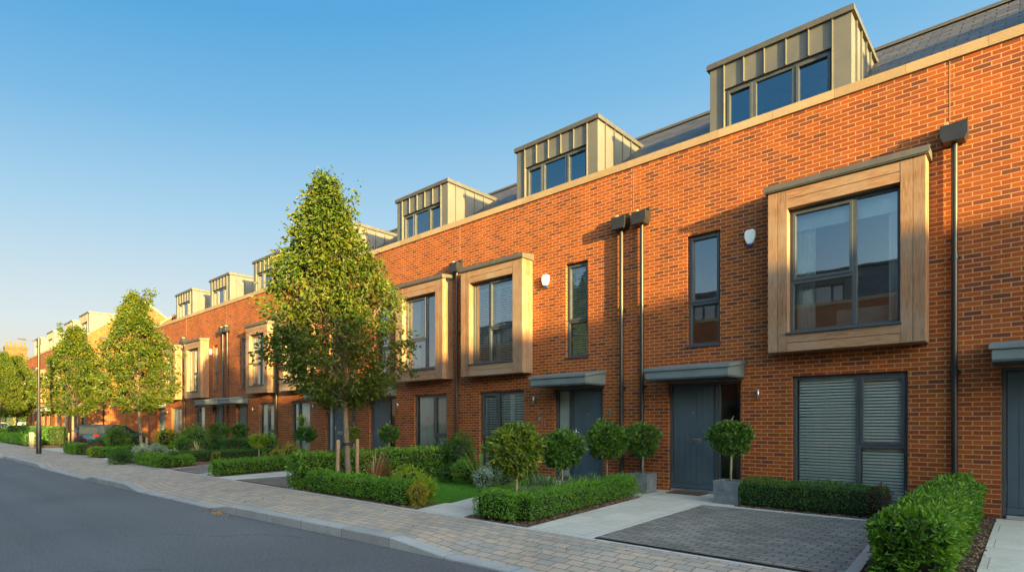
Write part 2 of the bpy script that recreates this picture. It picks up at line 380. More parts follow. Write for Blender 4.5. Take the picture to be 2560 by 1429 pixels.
def hedge(name, p0, p1, width, h, mat, label, leaf=.03, dens=1500, group=None, cat='hedge', bump=.03, z0=.02, rosette=False, shape='d', ext=None):
    """clipped hedge between two ground points"""
    p0 = np.array(p0, float); p1 = np.array(p1, float); Ln = np.linalg.norm(p1-p0); ax = (p1-p0)/Ln; sd = np.array([-ax[1], ax[0]])
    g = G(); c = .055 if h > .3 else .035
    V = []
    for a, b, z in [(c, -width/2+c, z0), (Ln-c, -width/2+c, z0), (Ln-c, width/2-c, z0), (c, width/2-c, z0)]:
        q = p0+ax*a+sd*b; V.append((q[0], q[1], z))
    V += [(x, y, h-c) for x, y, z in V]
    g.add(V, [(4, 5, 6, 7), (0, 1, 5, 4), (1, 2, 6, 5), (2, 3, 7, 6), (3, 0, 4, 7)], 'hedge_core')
    faces = [('t', Ln, width), ('s1', Ln, h), ('s2', Ln, h), ('e1', width, h), ('e2', width, h)]
    for f, A, B in faces:
        n = int(A*B*dens)+4; a = rng.random(n); b = rng.random(n)
        if f == 't': l, w, z, nr = a*Ln, (b-.5)*width, np.full(n, h), (0, 0, 1)
        elif f == 's1': l, w, z, nr = a*Ln, np.full(n, -width/2), b*(h-.04)+.04, (0, -1, 0)
        elif f == 's2': l, w, z, nr = a*Ln, np.full(n, width/2), b*(h-.04)+.04, (0, 1, 0)
        elif f == 'e1': l, w, z, nr = np.zeros(n), (a-.5)*width, b*(h-.04)+.04, (-1, 0, 0)
        else: l, w, z, nr = np.full(n, Ln), (a-.5)*width, b*(h-.04)+.04, (1, 0, 0)
        Pl = np.stack([l, w, z], 1); nl = np.tile(nr, (n, 1)).astype(float)
        # rounded shoulders and undulating face
        cen = np.array([0, 0, h*.55]); q = Pl.copy()
        tz = np.clip((Pl[:, 2]-(h-.09))/.09, 0, 1)[:, None]; tw = np.clip((abs(Pl[:, 1])-(width/2-.09))/.09, 0, 1)[:, None]
        q[:, 2:3] -= .035*tz*tw; q[:, 1:2] -= np.sign(q[:, 1:2])*.03*tz*tw
        low = np.clip(1-Pl[:, 2]/.12, 0, 1)[:, None]*.5
        wp = np.stack([p0[0]+ax[0]*l+sd[0]*w, p0[1]+ax[1]*l+sd[1]*w, z], 1)
        disp = (wav(wp, 5.5, h)*bump+wav(wp, 17, 1)*bump*.5+rng.normal(size=n)*bump*.35-rng.random(n)**3*.05)[:, None]
        disp += ((rng.random(n) < .025)*rng.random(n)*.055)[:, None]
        q = q+nl*(disp-low*.06)
        P = np.stack([p0[0]+ax[0]*q[:, 0]+sd[0]*q[:, 1], p0[1]+ax[1]*q[:, 0]+sd[1]*q[:, 1], q[:, 2]], 1)
        nw = np.stack([ax[0]*nl[:, 0]+sd[0]*nl[:, 1], ax[1]*nl[:, 0]+sd[1]*nl[:, 1], nl[:, 2]], 1)
        if rosette:
            k = 7; P = np.repeat(P, k, 0); nw = np.repeat(nw, k, 0)
            D = nw*.75+rng.normal(size=(len(P), 3))*.62+np.array([0, 0, .35])
        else: D = nw*.7+rng.normal(size=(len(P), 3))*.7+np.array([0, 0, .25])
        L = leaf*(.65+.7*rng.random(len(P)))
        leaves(g, P, D, L, L*(.34 if rosette else .6), mat, shape)
    mid = (p0+p1)/2
    o = g.build(name, origin=(mid[0], mid[1], 0)); tag(o, label, cat, group); return o

def blob_points(n, cx, cy, cz, rx, ry, rz, lump=.14, inner=.25, s=0., flat=None):
    d = unit(rng.normal(size=(n, 3)))
    r = 1-inner*rng.random(n)**1.6
    lf = 1+lump*wav(d*2.2, 2.1, s)+lump*.6*wav(d, 7., s+2)
    P = d*(r*lf)[:, None]*np.array([rx, ry, rz])+np.array([cx, cy, cz])
    return P, d
def shrub(name, x, y, w, h, mat, label, leaf=.05, n=1500, z0=0., ratio=.45, lump=.2, stem=None, cat='shrub', group=None, shape='d', up=.3, kk=1, d2=None, flowers=None):
    """rounded bush standing on the ground"""
    g = G(); rz = (h-z0)/2; cz = z0+rz; s = x*3.1+y
    core = .62
    P, d = blob_points(n//kk, x, y, cz, w/2, (d2 or w)/2, rz, lump, .45, s)
    P = np.repeat(P, kk, 0); d = np.repeat(d, kk, 0)
    P[:, 2] = np.maximum(P[:, 2], z0+.02)
    L = leaf*(.6+.8*rng.random(len(P)))
    leaves(g, P, d*.7+rng.normal(size=(len(P), 3))*.6+np.array([0, 0, up]), L, L*ratio, mat, shape)
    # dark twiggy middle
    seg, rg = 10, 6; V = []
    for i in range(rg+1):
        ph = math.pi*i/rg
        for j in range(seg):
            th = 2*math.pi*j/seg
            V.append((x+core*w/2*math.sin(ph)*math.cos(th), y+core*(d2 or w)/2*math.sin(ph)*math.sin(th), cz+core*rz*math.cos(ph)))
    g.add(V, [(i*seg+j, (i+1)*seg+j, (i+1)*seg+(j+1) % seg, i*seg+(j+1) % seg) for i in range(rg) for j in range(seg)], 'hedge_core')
    if flowers:
        P, d = blob_points(flowers[1], x, y, cz+.05*h, w/2, w/2, rz, lump, .05, s); P = P[P[:, 2] > cz]; d = d[:len(P)]
        leaves(g, P, rng.normal(size=(len(P), 3))+np.array([0, 0, .6]), .05, .04, flowers[0], 'd')
    o = g.build(name, origin=(x, y, 0)); return tag(o, label, cat, group)
def px_shrub(name, u, d, wpx, vtop, mat, label, vbot=None, **kw):
    x, y = at(u, d); w = wpx/CF*d; h = zat(vtop, d)
    z0 = zat(vbot, d) if vbot else 0.
    n = kw.pop('n', None) or int(max(350, min(5200, (w*h)*2600)))
    return shrub(name, x, y, w, h, mat, label, n=n, z0=max(0, z0), leaf=kw.pop('leaf', max(.035, d*.0032)), **kw)

def topiary(u, d, vc, wpx, hpx, label, mat='l_bay', leaf=.075, pot=False, n=420, group=None, trunkmat='stem', lean=0., xy=None):
    x, y = xy if xy else at(u, d)
    t = thing('topiary_tree', label, 'topiary', (x, y, 0), group)
    cz = zat(vc, d); rx = wpx/2/CF*d; rz = hpx/2/CF*d
    g = G(); z0 = .34 if pot else 0.
    g.tube([(x+lean, y, z0), (x+lean*.5+.008, y+.005, (z0+cz)/2), (x, y, cz)], [.021, .018, .016], trunkmat, 8)
    for k in range(9):
        a = k*2.4; e = (.2+.5*random.random())
        g.tube([(x, y, cz-rz*.5+.05*k), (x+rx*.6*math.cos(a)*e, y+rx*.6*math.sin(a)*e, cz-rz*.2+.05*k)], [.009, .004], trunkmat, 5)
    g.build('trunk', t, True)
    g = G(); s = u*.37
    P, dd = blob_points(n, x, y, cz, rx*.95, rx*.95, rz*.93, .20, .38, s)
    K = 7; P = np.repeat(P, K, 0)+rng.normal(size=(n*K, 3))*.006; dd = np.repeat(dd, K, 0)
    L = leaf*(.6+.7*rng.random(len(P)))
    leaves(g, P, dd*.8+rng.normal(size=(len(P), 3))*.6+np.array([0, 0, .3]), L, L*.36, mat, 's')
    g.build('crown', t)
    return t

# ------------------------------------------------------------------ house parts
def frame_mesh(g, x0, x1, z0, z1, yf, mull=None, trans=None, mat='frame', w=.055, dep=.07, sash=None):
    """outer frame + one or more mullions + transoms [(xa,xb,z)], butted pieces"""
    g.box(x0, x0+w, yf, yf+dep, z0, z1, mat); g.box(x1-w, x1, yf, yf+dep, z0, z1, mat)
    g.box(x0+w, x1-w, yf, yf+dep, z1-w, z1, mat); g.box(x0+w, x1-w, yf, yf+dep, z0, z0+w, mat)
    ms = mull or []
    for m in ms: g.box(m-w*.6, m+w*.6, yf-.004, yf+dep, z0+w, z1-w, mat)
    for (a, b, z) in (trans or []): g.box(a, b, yf-.002, yf+dep, z-w*.6, z+w*.6, mat)
    for (a, b, c, d) in (sash or []):   # opening light, 12 mm proud
        s = .045; y = yf-.016
        g.box(a, a+s, y, yf+dep*.5, c, d, mat); g.box(b-s, b, y, yf+dep*.5, c, d, mat); g.box(a+s, b-s, y, yf+dep*.5, d-s, d, mat); g.box(a+s, b-s, y, yf+dep*.5, c, c+s, mat)
def pane_mesh(x0, x1, z0, z1, y, mat, parent):
    g = G(); g.add([(x0, y, z0), (x1, y, z0), (x1, y, z1), (x0, y, z1)], [(0, 1, 2, 3)], mat); return g.build('pane', parent)
def room_mesh(x0, x1, z0, z1, y0, parent, depth=1.6, sofa=False):
    g = G(); e = .2; a, b, c, d = x0-e, x1+e, max(.03, z0-.25), z1+.2
    y1 = y0+depth
    g.add([(a, y0, c), (b, y0, c), (b, y1, c), (a, y1, c), (a, y0, d), (b, y0, d), (b, y1, d), (a, y1, d)], [(0, 1, 2, 3), (4, 7, 6, 5), (1, 5, 6, 2), (3, 2, 6, 7), (0, 3, 7, 4)], 'room')
    # wall returns facing the room, so no light leaks past the frame
    g.add([(a, y0, c), (x0, y0, c), (x0, y0, d), (a, y0, d)], [(0, 1, 2, 3)], 'room'); g.add([(x1, y0, c), (b, y0, c), (b, y0, d), (x1, y0, d)], [(0, 1, 2, 3)], 'room')
    g.add([(x0, y0, z1), (x1, y0, z1), (x1, y0, d), (x0, y0, d)], [(0, 1, 2, 3)], 'room')
    if z0 > c+.01: g.add([(x0, y0, c), (x1, y0, c), (x1, y0, z0), (x0, y0, z0)], [(0, 1, 2, 3)], 'room')
    if sofa: g.box(x0+.55, x1-.15, y0+.25, y0+.8, c, z0+.42, 'sofa')
    return g.build('interior', parent)
def blind_mesh(x0, x1, z0, z1, y, parent, pitch=.05, tilt=.031, cords=3, name='blind', panels=1):
    g = G(); n = int((z1-z0-.05)/pitch)
    g.box(x0+.01, x1-.01, y-.02, y+.03, z1-.05, z1-.005, 'blind')
    W = (x1-x0)/panels
    for p in range(panels):
        a, b = x0+p*W+.012, x0+(p+1)*W-.012
        if name == 'shutter':
            g.box(a, a+.045, y-.025, y+.02, z0+.01, z1-.06, 'blind'); g.box(b-.045, b, y-.025, y+.02, z0+.01, z1-.06, 'blind'); g.box((a+b)/2-.008, (a+b)/2+.008, y-.035, y-.027, z0+.05, z1-.09, 'blind')
            a, b = a+.046, b-.046
        for i in range(n):
            z = z1-.075-i*pitch+random.uniform(-.0012, .0012)
            if z-.02 < z0: break
            sg = random.uniform(-.0015, .0015)
            V = [(a, y-.011, z-tilt/2+sg), (b, y-.011, z-tilt/2-sg), (b, y+.009, z+tilt/2-sg), (a, y+.009, z+tilt/2+sg)]
            V += [(p_[0], p_[1], p_[2]+.003) for p_ in V]
            g.add(V, [(0, 3, 2, 1), (4, 5, 6, 7), (0, 1, 5, 4), (1, 2, 6, 5), (2, 3, 7, 6), (3, 0, 4, 7)], 'blind')
    if name == 'blind':
        for k in range(cords):
            xx = x0+(k+.5)*(x1-x0)/cords; g.box(xx-.003, xx+.003, y-.024, y-.021, z0+.02, z1-.05, 'blind')
    return g.build(name, parent)
def curtain_mesh(x0, x1, z0, z1, y, parent, folds=9., amp=.025, mat='curtain', name='curtain'):
    g = G(); n = int(max(12, folds*8)); V = []
    for i in range(n+1):
        t = i/n; x = x0+(x1-x0)*t; yy = y+amp*math.sin(t*folds*2*math.pi)+amp*.4*math.sin(t*folds*3.3+1)
        V += [(x, yy, z0), (x+.004*math.sin(i), yy*1., z1)]
    g.add(V, [(2*i, 2*i+2, 2*i+3, 2*i+1) for i in range(n)], mat); return g.build(name, parent, True)
def cover(kind, x0, x1, z0, z1, y, par, split=None):
    if kind == 'blind':
        for a, b in (split or [(x0, x1)]): blind_mesh(a, b, z0, z1, y, par)
    elif kind == 'shutter': blind_mesh(x0, x1, z0, z1, y, par, .062, .034, name='shutter', panels=3)
    elif kind == 'shutterlow': blind_mesh(x0, x1, z0, z0+(z1-z0)*.95, y, par, .055, .034, name='shutter', panels=2)
    elif kind == 'voile': curtain_mesh(x0, x1, z0, z1, y, par, folds=22, amp=.012)
    elif kind == 'curtain_l': curtain_mesh(x0, x0+(x1-x0)*.24, z0, z1, y, par, 5, .03)
    elif kind == 'curtains':
        curtain_mesh(x0, x0+(x1-x0)*.3, z0, z1, y, par, 5, .03); curtain_mesh(x1-(x1-x0)*.26, x1, z0, z1, y, par, 5, .03)
    elif kind == 'curtain_roller':
        curtain_mesh(x0, x0+(x1-x0)*.2, z0, z1, y+.04, par, 5, .03); curtain_mesh(x1-(x1-x0)*.1, x1, z0, z1, y+.04, par, 2, .02)
        g = G(); g.box(x0+.01, x1-.01, y-.012, y-.008, z1-.3, z1, 'blind'); g.build('roller_blind', par)
    elif kind == 'roller':
        g = G(); g.box(x0+.01, x1-.01, y-.012, y-.008, z1-.28, z1, 'blind'); g.build('roller_blind', par)

def wall_skin(g, xl, xr, z0, z1, holes, y=0., rev=.12, mat='brick'):
    xs = sorted({xl, xr, *[h[0] for h in holes], *[h[1] for h in holes]}); zs = sorted({z0, z1, *[h[2] for h in holes], *[h[3] for h in holes]})
    for i in range(len(xs)-1):
        for j in range(len(zs)-1):
            cx, cz = (xs[i]+xs[i+1])/2, (zs[j]+zs[j+1])/2
            if any(h[0] < cx < h[1] and h[2] < cz < h[3] for h in holes): continue
            g.add([(xs[i], y, zs[j]), (xs[i+1], y, zs[j]), (xs[i+1], y, zs[j+1]), (xs[i], y, zs[j+1])], [(0, 1, 2, 3)], mat)
    for (a, b, c, d) in holes:
        g.add([(a, y, c), (a, y+rev, c), (a, y+rev, d), (a, y, d)], [(0, 1, 2, 3)], mat)
        g.add([(b, y, c), (b, y, d), (b, y+rev, d), (b, y+rev, c)], [(0, 1, 2, 3)], mat)
        g.add([(a, y, d), (a, y+rev, d), (b, y+rev, d), (b, y, d)], [(0, 1, 2, 3)], mat)
        if c > z0+.01: g.add([(a, y, c), (b, y, c), (b, y+rev, c), (a, y+rev, c)], [(0, 1, 2, 3)], mat)

ROOF = [(.11, 6.52), (3.0, 8.69), (6.2, 6.35)]
GROUP_H = 'red brick terraced houses along the street'
def roof_z(y): return 6.52+.751*(y-.11)

def do_oriel(t, x0, x1, mull, tside, cov, side_dark=False):
    z0, z1, yf = 2.47, 5.10, -.38; st, hd = .30, .30
    g = G(); T = 'timber'; q = .007
    # dark backing behind the joints
    ix0, ix1, iz0, iz1 = x0+st, x1-st, z0+.28, z1-hd
    g.box(x0+.02, ix0-.012, yf+.012, -.002, z0+.02, z1-.02, 'black'); g.box(ix1+.012, x1-.02, yf+.012, -.002, z0+.02, z1-.02, 'black')
    g.box(ix0-.012, ix1+.012, yf+.012, -.002, iz1+.012, z1-.02, 'black'); g.box(ix0-.012, ix1+.012, yf+.012, -.002, z0+.02, iz0-.012, 'black')
    for a, b in ((x0, x0+st/2-q/2), (x0+st/2+q/2, ix0), (ix1, ix1+st/2-q/2), (ix1+st/2+q/2, x1)):
        g.box(a, b, yf, yf+.020, z0, z1, T)
    for c, d in ((iz1, iz1+hd/2-q/2), (iz1+hd/2+q/2, z1), (z0, z0+.14-q/2), (z0+.14+q/2, iz0)):
        g.box(ix0+.002, ix1-.002, yf+.003, yf+.022, c, d, 'timber_h')
    for xa, xb in ((x0, x0+.018), (x1-.018, x1)):          # cheeks, three upright boards each
        ys = [yf+.022, yf+.135, yf+.25, -.003]
        for k in range(3): g.box(xa, xb, ys[k]+q*.5, ys[k+1]-q*.5, z0, z1, T)
    for xa, xb in ((ix0-.010, ix0+.001), (ix1-.001, ix1+.010)): g.box(xa, xb, yf+.021, .11, iz0, iz1, T)   # reveals
    g.box(ix0+.001, ix1-.001, yf+.023, .11, iz1, iz1+.011, T)
    g.box(x0+.018, x1-.018, yf+.02, -.003, z0+.001, z0+.018, T)
    orl = g.build('timber_bay', t, bevel=.003)
    g = G()
    g.extrude([(yf-.04, z1+.003), (yf-.04, z1+.10), (-.002, z1+.155), (-.002, z1+.003)], 'x', x0-.04, x1+.04, 'cap')
    g.box(x0-.055, x1+.055, yf-.055, yf-.041, z1+.02, z1+.112, 'cap')
    g.build('bay_roof', orl, bevel=.003)
    g = G(); wy = yf+.15; tz = iz0+(iz1-iz0)*.42
    tr = (ix0+.055, mull-.034, tz) if tside == 'l' else (mull+.034, ix1-.055, tz)
    sash = [(tr[0]-.012, tr[1]+.012, tz+.02, iz1-.045)]
    frame_mesh(g, ix0+.002, ix1-.002, iz0+.03, iz1-.002, wy, [mull], [tr], sash=sash)
    g.box(ix0-.02, ix1+.02, yf-.035, wy+.02, iz0-.004, iz0+.028, 'frame')
    g.build('window_frame', orl, bevel=.003)
    pane_mesh(ix0+.01, ix1-.01, iz0+.04, iz1-.01, wy+.035, 'glass_mirror', orl)
    cover(cov, ix0+.05, ix1-.05, iz0+.05, iz1-.03, wy+.16, orl)
    room_mesh(ix0, ix1, iz0, iz1, .112, orl, 1.5, sofa=(cov == 'curtain_roller'))
    return (ix0-.012, ix1+.012, iz0, iz1+.012)

def do_dormer(t, x0, x1, cov=None):
    yf, z0, zc, zt = .11, 6.45, 7.86, 7.95
    g = G(); Z = 'zinc'; pw = .27; zh = 7.42
    yb = lambda z: .11+(z-6.52)/.751
    # piers and head band
    g.box(x0, x0+pw, yf, yf+.12, z0, zc, Z); g.box(x1-pw, x1, yf, yf+.12, z0, zc, Z); g.box(x0+pw, x1-pw, yf+.001, yf+.12, zh, zc, Z)
    # cheeks down to the slope
    for xa, xb in ((x0+.001, x0+.03), (x1-.03, x1-.001)):
        g.add([(xa, yf+.12, z0), (xb, yf+.12, z0), (xa, yb(zc)+.05, zc), (xb, yb(zc)+.05, zc), (xa, yf+.12, zc), (xb, yf+.12, zc)], [(0, 2, 4), (1, 5, 3), (0, 1, 3, 2), (4, 2, 3, 5), (0, 4, 5, 1)], Z)
    # standing seams
    n = 6; w = (x1-x0-2*pw)/5
    for k in range(6):
        xx = x0+pw+k*w; top = zc; bot = zh-.0 if 0 < k < 5 else z0+.2
        g.box(xx-.008, xx+.008, yf-.034, yf+.0, bot, top, Z)
    for xa, sgn in ((x0, -1), (x1, 1)):
        for k in range(4):
            y = yf+.28+k*.36; zb = roof_z(y)
            if zb > zc-.05: break
            g.box(min(xa, xa+sgn*.032), max(xa, xa+sgn*.032), y-.008, y+.008, zb, zc, Z)
    d = g.build('dormer', t, bevel=.002)
    g = G()
    g.box(x0-.05, x1+.05, yf-.05, yb(zt)+.05, zc+.002, zt, 'zinc_dark'); g.box(x0-.035, x1+.035, yf-.035, yb(zt)+.02, zt, zt+.02, 'zinc_dark')
    g.build('dormer_roof', d, bevel=.004)
    a, b = x0+pw, x1-pw; g = G(); W = b-a
    m1, m2 = a+W*.29, a+W*.665
    frame_mesh(g, a+.002, b-.002, 6.62, zh-.002, yf+.05, [m1, m2], sash=[(a+.04, m1-.03, 6.66, zh-.045), (m2+.03, b-.04, 6.66, zh-.045)], w=.06)
    g.box(a-.0, b+.0, yf-.0, yf+.049, 6.60, 6.635, 'frame')
    g.build('window_frame', d, bevel=.003)
    pane_mesh(a+.01, b-.01, 6.63, zh-.01, yf+.085, 'glass_mirror', d)
    cover(cov, a+.05, b-.05, 6.66, zh-.04, yf+.2, d)
    room_mesh(a, b, 6.62, zh, yf+.125, d, 1.1)

def do_pipe(t, x, mat='black'):
    g = G(); g.tube([(x, -.075, .02), (x, -.075, 5.25)], .04, mat, 14)
    for z in (.12, 2.0, 3.62): g.tube([(x, -.075, z), (x, -.075, z+.07)], .048, mat, 14); g.box(x-.07, x+.07, -.035, -.001, z+.02, z+.05, mat)
    p = g.build('downpipe', t, True)
    m = p.modifiers.new('es', 'EDGE_SPLIT'); m.split_angle = R(40)
    g = G(); g.extrude([(x-.155, 5.33), (x-.12, 5.26), (x+.12, 5.26), (x+.155, 5.33), (x+.155, 5.50), (x-.155, 5.50)], 'y', -.22, -.002, mat)
    g.box(x-.03, x+.13, -.004, -.001, 5.502, 5.60, 'drain'); g.box(x-.115, x-.07, -.14, -.02, 5.502, 5.57, 'lead'); g.box(x+.131, x+.148, -.05, -.001, 5.502, 5.60, mat)  # first box: thin dark plate, the wall outlet hole's shade put into its colour
    g.build('hopper_head', p, bevel=.004)

def do_canopy(t, x0, x1):
    g = G(); yf = -.75
    g.box(x0, x1, yf, -.002, 2.09, 2.12, 'frame')
    g.extrude([(yf-.0, 2.121), (yf-.0, 2.25), (-.002, 2.36), (-.002, 2.121)], 'x', x0, x1, 'canopy')
    g.extrude([(yf-.03, 2.252), (yf-.03, 2.31), (-.002, 2.425), (-.002, 2.362)], 'x', x0-.03, x1+.03, 'canopy')
    g.build('door_canopy', t, bevel=.004)

def do_door(t, x0, x1, leaf_left, handle=True, boards=7):
    """frame, boarded leaf, glazed sidelight; recess .12"""
    yb = .10; g = G(); D = 'door'; w = .05; top = 2.07
    lw = (x1-x0)*.64; lx0, lx1 = (x0+w, x0+lw) if leaf_left else (x1-lw, x1-w)
    sx0, sx1 = (lx1+.10, x1-w) if leaf_left else (x0+w, lx0-.10)
    n = boards; bw = (lx1-lx0-.02)/n
    g.box(lx0+.004, lx1-.004, yb+.012, yb+.05, .06, top-.055, D)
    for k in range(n): g.box(lx0+.01+k*bw+.0035, lx0+.01+(k+1)*bw-.0035, yb+.004, yb+.013, .16, top-.06, D)
    g.box(lx0+.005, lx1-.005, yb-.004, yb+.011, .062, .155, D)
    door = g.build('door', t, bevel=.0025)
    g = G()
    g.box(x0, x0+w-.001, yb-.02, yb+.07, .0, top, 'frame'); g.box(x1-w+.001, x1, yb-.02, yb+.07, .0, top, 'frame'); g.box(x0+w, x1-w, yb-.02, yb+.07, top-.05, top, 'frame')
    c0, c1 = (lx1+.004, sx0-.001) if leaf_left else (sx1+.001, lx0-.004)
    g.box(c0, c0+(c1-c0)*.45, yb-.02, yb+.07, .0, top-.051, 'frame'); g.box(c0+(c1-c0)*.55, c1, yb-.012, yb+.07, .0, top-.051, 'frame')
    g.box(sx0+.001, sx1-.001, yb-.012, yb+.07, .0, .09, 'frame')
    g.build('door_frame', door, bevel=.003)
    g = G(); g.box(lx0, lx1, yb-.10, yb+.0, .004, .055, 'steel'); g.build('threshold', door, bevel=.004)
    g = G(); cx = (lx0+lx1)/2
    g.box(cx-.15, cx+.15, yb-.008, yb+.004, .93, 1.01, 'steel'); g.box(cx-.125, cx+.125, yb-.014, yb-.0085, .948, .992, 'cap'); g.build('letterbox', door, bevel=.002)
    hx = lx1-.07 if leaf_left else lx0+.07
    g = G(); g.box(hx-.015, hx+.015, yb-.006, yb+.003, .98, 1.20, 'steel'); g.tube([(hx, yb-.006, 1.1), (hx, yb-.045, 1.1)], .009, 'steel', 8)
    hh = hx-.11 if leaf_left else hx+.11
    g.tube([(hx, yb-.045, 1.1), (hh, yb-.045, 1.1)], .009, 'steel', 8); g.build('handle', door, True); g = G(); g.tube([(cx, yb+.003, 1.5), (cx, yb-.006, 1.5)], .012, 'steel', 10); g.build('peephole', door)
    pane_mesh(sx0, sx1, .09, top-.05, yb+.03, 'glass', door)
    if not leaf_left: curtain_mesh(sx0, sx1, .1, top-.06, yb+.06, door, 6, .006)
    room_mesh(sx0, sx1, .09, top-.05, yb+.075, door, 1.2)
    return (x0, x1, 0., 2.07)

def do_window(t, x0, x1, z0, z1, mull, trans, sash, cov, mat='glass', sill=True, split=None):
    yb = .075; g = G()
    frame_mesh(g, x0+.004, x1-.004, z0+.003, z1-.004, yb, mull, trans, sash=sash)
    if sill: g.box(x0-.02, x1+.02, -.035, yb-.001, z0-.03, z0+.002, 'frame')
    w = g.build('window', t, bevel=.003)
    pane_mesh(x0+.01, x1-.01, z0+.01, z1-.01, yb+.035, mat, w)
    cover(cov, x0+.05, x1-.05, z0+.04, z1-.03, yb+.10, w, split)
    room_mesh(x0, x1, z0, z1, yb+.075, w)
    return (x0, x1, z0, z1)

def do_light(t, x, z):
    g = G(); g.tube([(x, -.06, z-.09), (x, -.06, z+.09)], .024, 'steel', 12); g.box(x-.012, x+.012, -.045, -.001, z-.02, z+.02, 'steel'); g.build('wall_light', t, True)
def do_alarm(t, x, z):
    g = G(); s = [(-.055, .135), (-.09, .10), (-.095, .0), (-.06, -.09), (-.045, -.115), (.045, -.115), (.06, -.09), (.095, .0), (.09, .10), (.055, .135)]
    g.extrude([(x+a, z+b) for a, b in s], 'y', -.075, -.001, 'white'); a = g.build('alarm_box', t, bevel=.015)
    g = G(); g.extrude([(x-.046, z-.116), (x-.03, z-.155), (x+.03, z-.155), (x+.046, z-.116)], 'y', -.062, -.004, 'blue'); g.build('beacon', a, bevel=.006)

def house(label, xl, xr, y=0., oriel=None, slim=None, gw=None, door=None, canopy=None, alarm=None, light=None, pipes=(), dormer=None, extra=None, end_l=False, end_r=False):
    t = thing('terraced_house', label, 'house', ((xl+xr)/2, 0, 0), GROUP_H)
    holes = []
    if oriel: holes.append(do_oriel(t, *oriel))
    if slim:
        a, b, cov = slim; holes.append(do_window(t, a, b, 2.76, 4.84, [], [(a+.058, b-.058, 3.56)], [(a+.045, b-.045, 3.58, 4.80)], cov, 'glass_mirror'))
    if gw:
        a, b, m, side, cov = gw; tr = (a+.058, m-.034, .95) if side == 'l' else (m+.034, b-.058, .95)
        sa = [(tr[0]-.012, tr[1]+.012, .975, 2.04)]
        holes.append(do_window(t, a, b, .06, 2.09, [m], [tr], sa, cov, 'glass', True, [(a+.06, m-.03), (m+.03, b-.06)]))
    if door: holes.append(do_door(t, *door))
    g = G(); wall_skin(g, xl, xr, 0., 6.5, holes)
    # rear wall, gable ends and parapet back
    for x, on in ((xl, end_l), (xr, end_r)):
        if on: g.add([(x, 0, 0), (x, 6.2, 0), (x, 6.2, 6.45), (x, 3.0, 8.84), (x, .2, 6.7), (x, 0, 6.5)], [(0, 1, 2, 3, 4, 5)], 'brick')
    g.build('wall', t)
    g = G(); g.add([(xl, 6.2, 0), (xr, 6.2, 0), (xr, 6.2, 6.35), (xl, 6.2, 6.35)], [(3, 2, 1, 0)], 'brick'); g.build('rear_wall', t)
    g = G(); g.box(xl, xr, -.035, .095, 6.501, 6.65, 'coping')
    for x, on, s in ((xl, end_l, -1), (xr, end_r, 1)):
        if on:
            a, b = (x-.04, x+.20) if s < 0 else (x-.20, x+.04)
            g.add([(q, yy, zz) for q in (a, b) for yy, zz in ((.096, 6.63), (3.0, 8.84), (6.2, 6.45), (6.2, 6.57), (3.0, 8.96), (.096, 6.75))],
                  [(0, 1, 4, 5), (1, 2, 3, 4), (6, 11, 10, 7), (7, 10, 9, 8), (5, 4, 10, 11), (4, 3, 9, 10), (0, 5, 11, 6)], 'coping')
    g.build('coping', t, bevel=.005)
    g = G()
    g.add([(xl, .11, 6.52), (xr, .11, 6.52), (xr, 3.0, 8.69), (xl, 3.0, 8.69)], [(0, 1, 2, 3)], 'slate'); g.add([(xl, 3.0, 8.69), (xr, 3.0, 8.69), (xr, 6.3, 6.3), (xl, 6.3, 6.3)], [(0, 1, 2, 3)], 'slate')
    rf = g.build('roof', t)
    g = G(); g.extrude([(2.86, 8.62), (2.88, 8.68), (3.0, 8.76), (3.12, 8.68), (3.14, 8.62), (3.0, 8.72)], 'x', xl+.002, xr-.002, 'zinc_dark'); g.build('ridge', rf)
    if dormer: do_dormer(t, *dormer)
    if canopy: do_canopy(t, *canopy)
    for x in pipes: do_pipe(t, x)
    if light: do_light(t, *light)
    if alarm: do_alarm(t, *alarm)
    g = G(); g.box(xr-.006, xr+.006, -.003, .0, 5.62, 6.5, 'joint'); g.build('movement_joint', t)
    if extra: extra(t)
    return t

# ================================================================== THE TERRACE
def cp(x0, x1): return (x0-.07, x1+.07)
def steel_sign(t):                   # small steel door plaque with a round number disc
    g = G()
    g.box(-8.52, -8.40, -.03, -.001, 1.555, 1.57, 'steel'); g.box(-8.465, -8.455, -.03, -.02, 1.47, 1.555, 'steel'); g.box(-8.50, -8.40, -.02, -.001, 1.36, 1.45, 'steel')
    for r, (z, n) in enumerate(((1.275, 5), (1.20, 5))):
        for k in range(n):
            x = -8.62+k*.072; h = .045+.012*((k*7+r*3) % 3)
            g.box(x, x+.012, -.012, -.001, z, z+h, 'steel')
            if (k+r) % 2: g.box(x+.0125, x+.034, -.012, -.001, z+h*(.0 if k % 3 else .7), z+h*(.0 if k % 3 else .7)+.012, 'steel')
    g.build('wall_sign', t)
    g = G(); g.tube([(-6.58, -.012, 1.52), (-6.58, -.001, 1.52)], .055, 'steel', 20); d = g.build('number_disc', t)
    cu = bpy.data.curves.new('num', 'FONT'); cu.body = '5'; cu.size = .09; cu.extrude = .002; cu.align_x = 'CENTER'; cu.align_y = 'CENTER'
    tmp = bpy.data.objects.new('tmp', cu); COL.objects.link(tmp); dg = bpy.context.evaluated_depsgraph_get(); me = bpy.data.meshes.new_from_object(tmp.evaluated_get(dg))
    bpy.data.objects.remove(tmp); me.materials.clear(); me.materials.append(M['black']); o = bpy.data.objects.new('number', me); COL.objects.link(o); o.parent = d
    o.location = (-6.58-t.location.x, -.0145, 1.52); o.rotation_euler = (R(90), 0, 0)

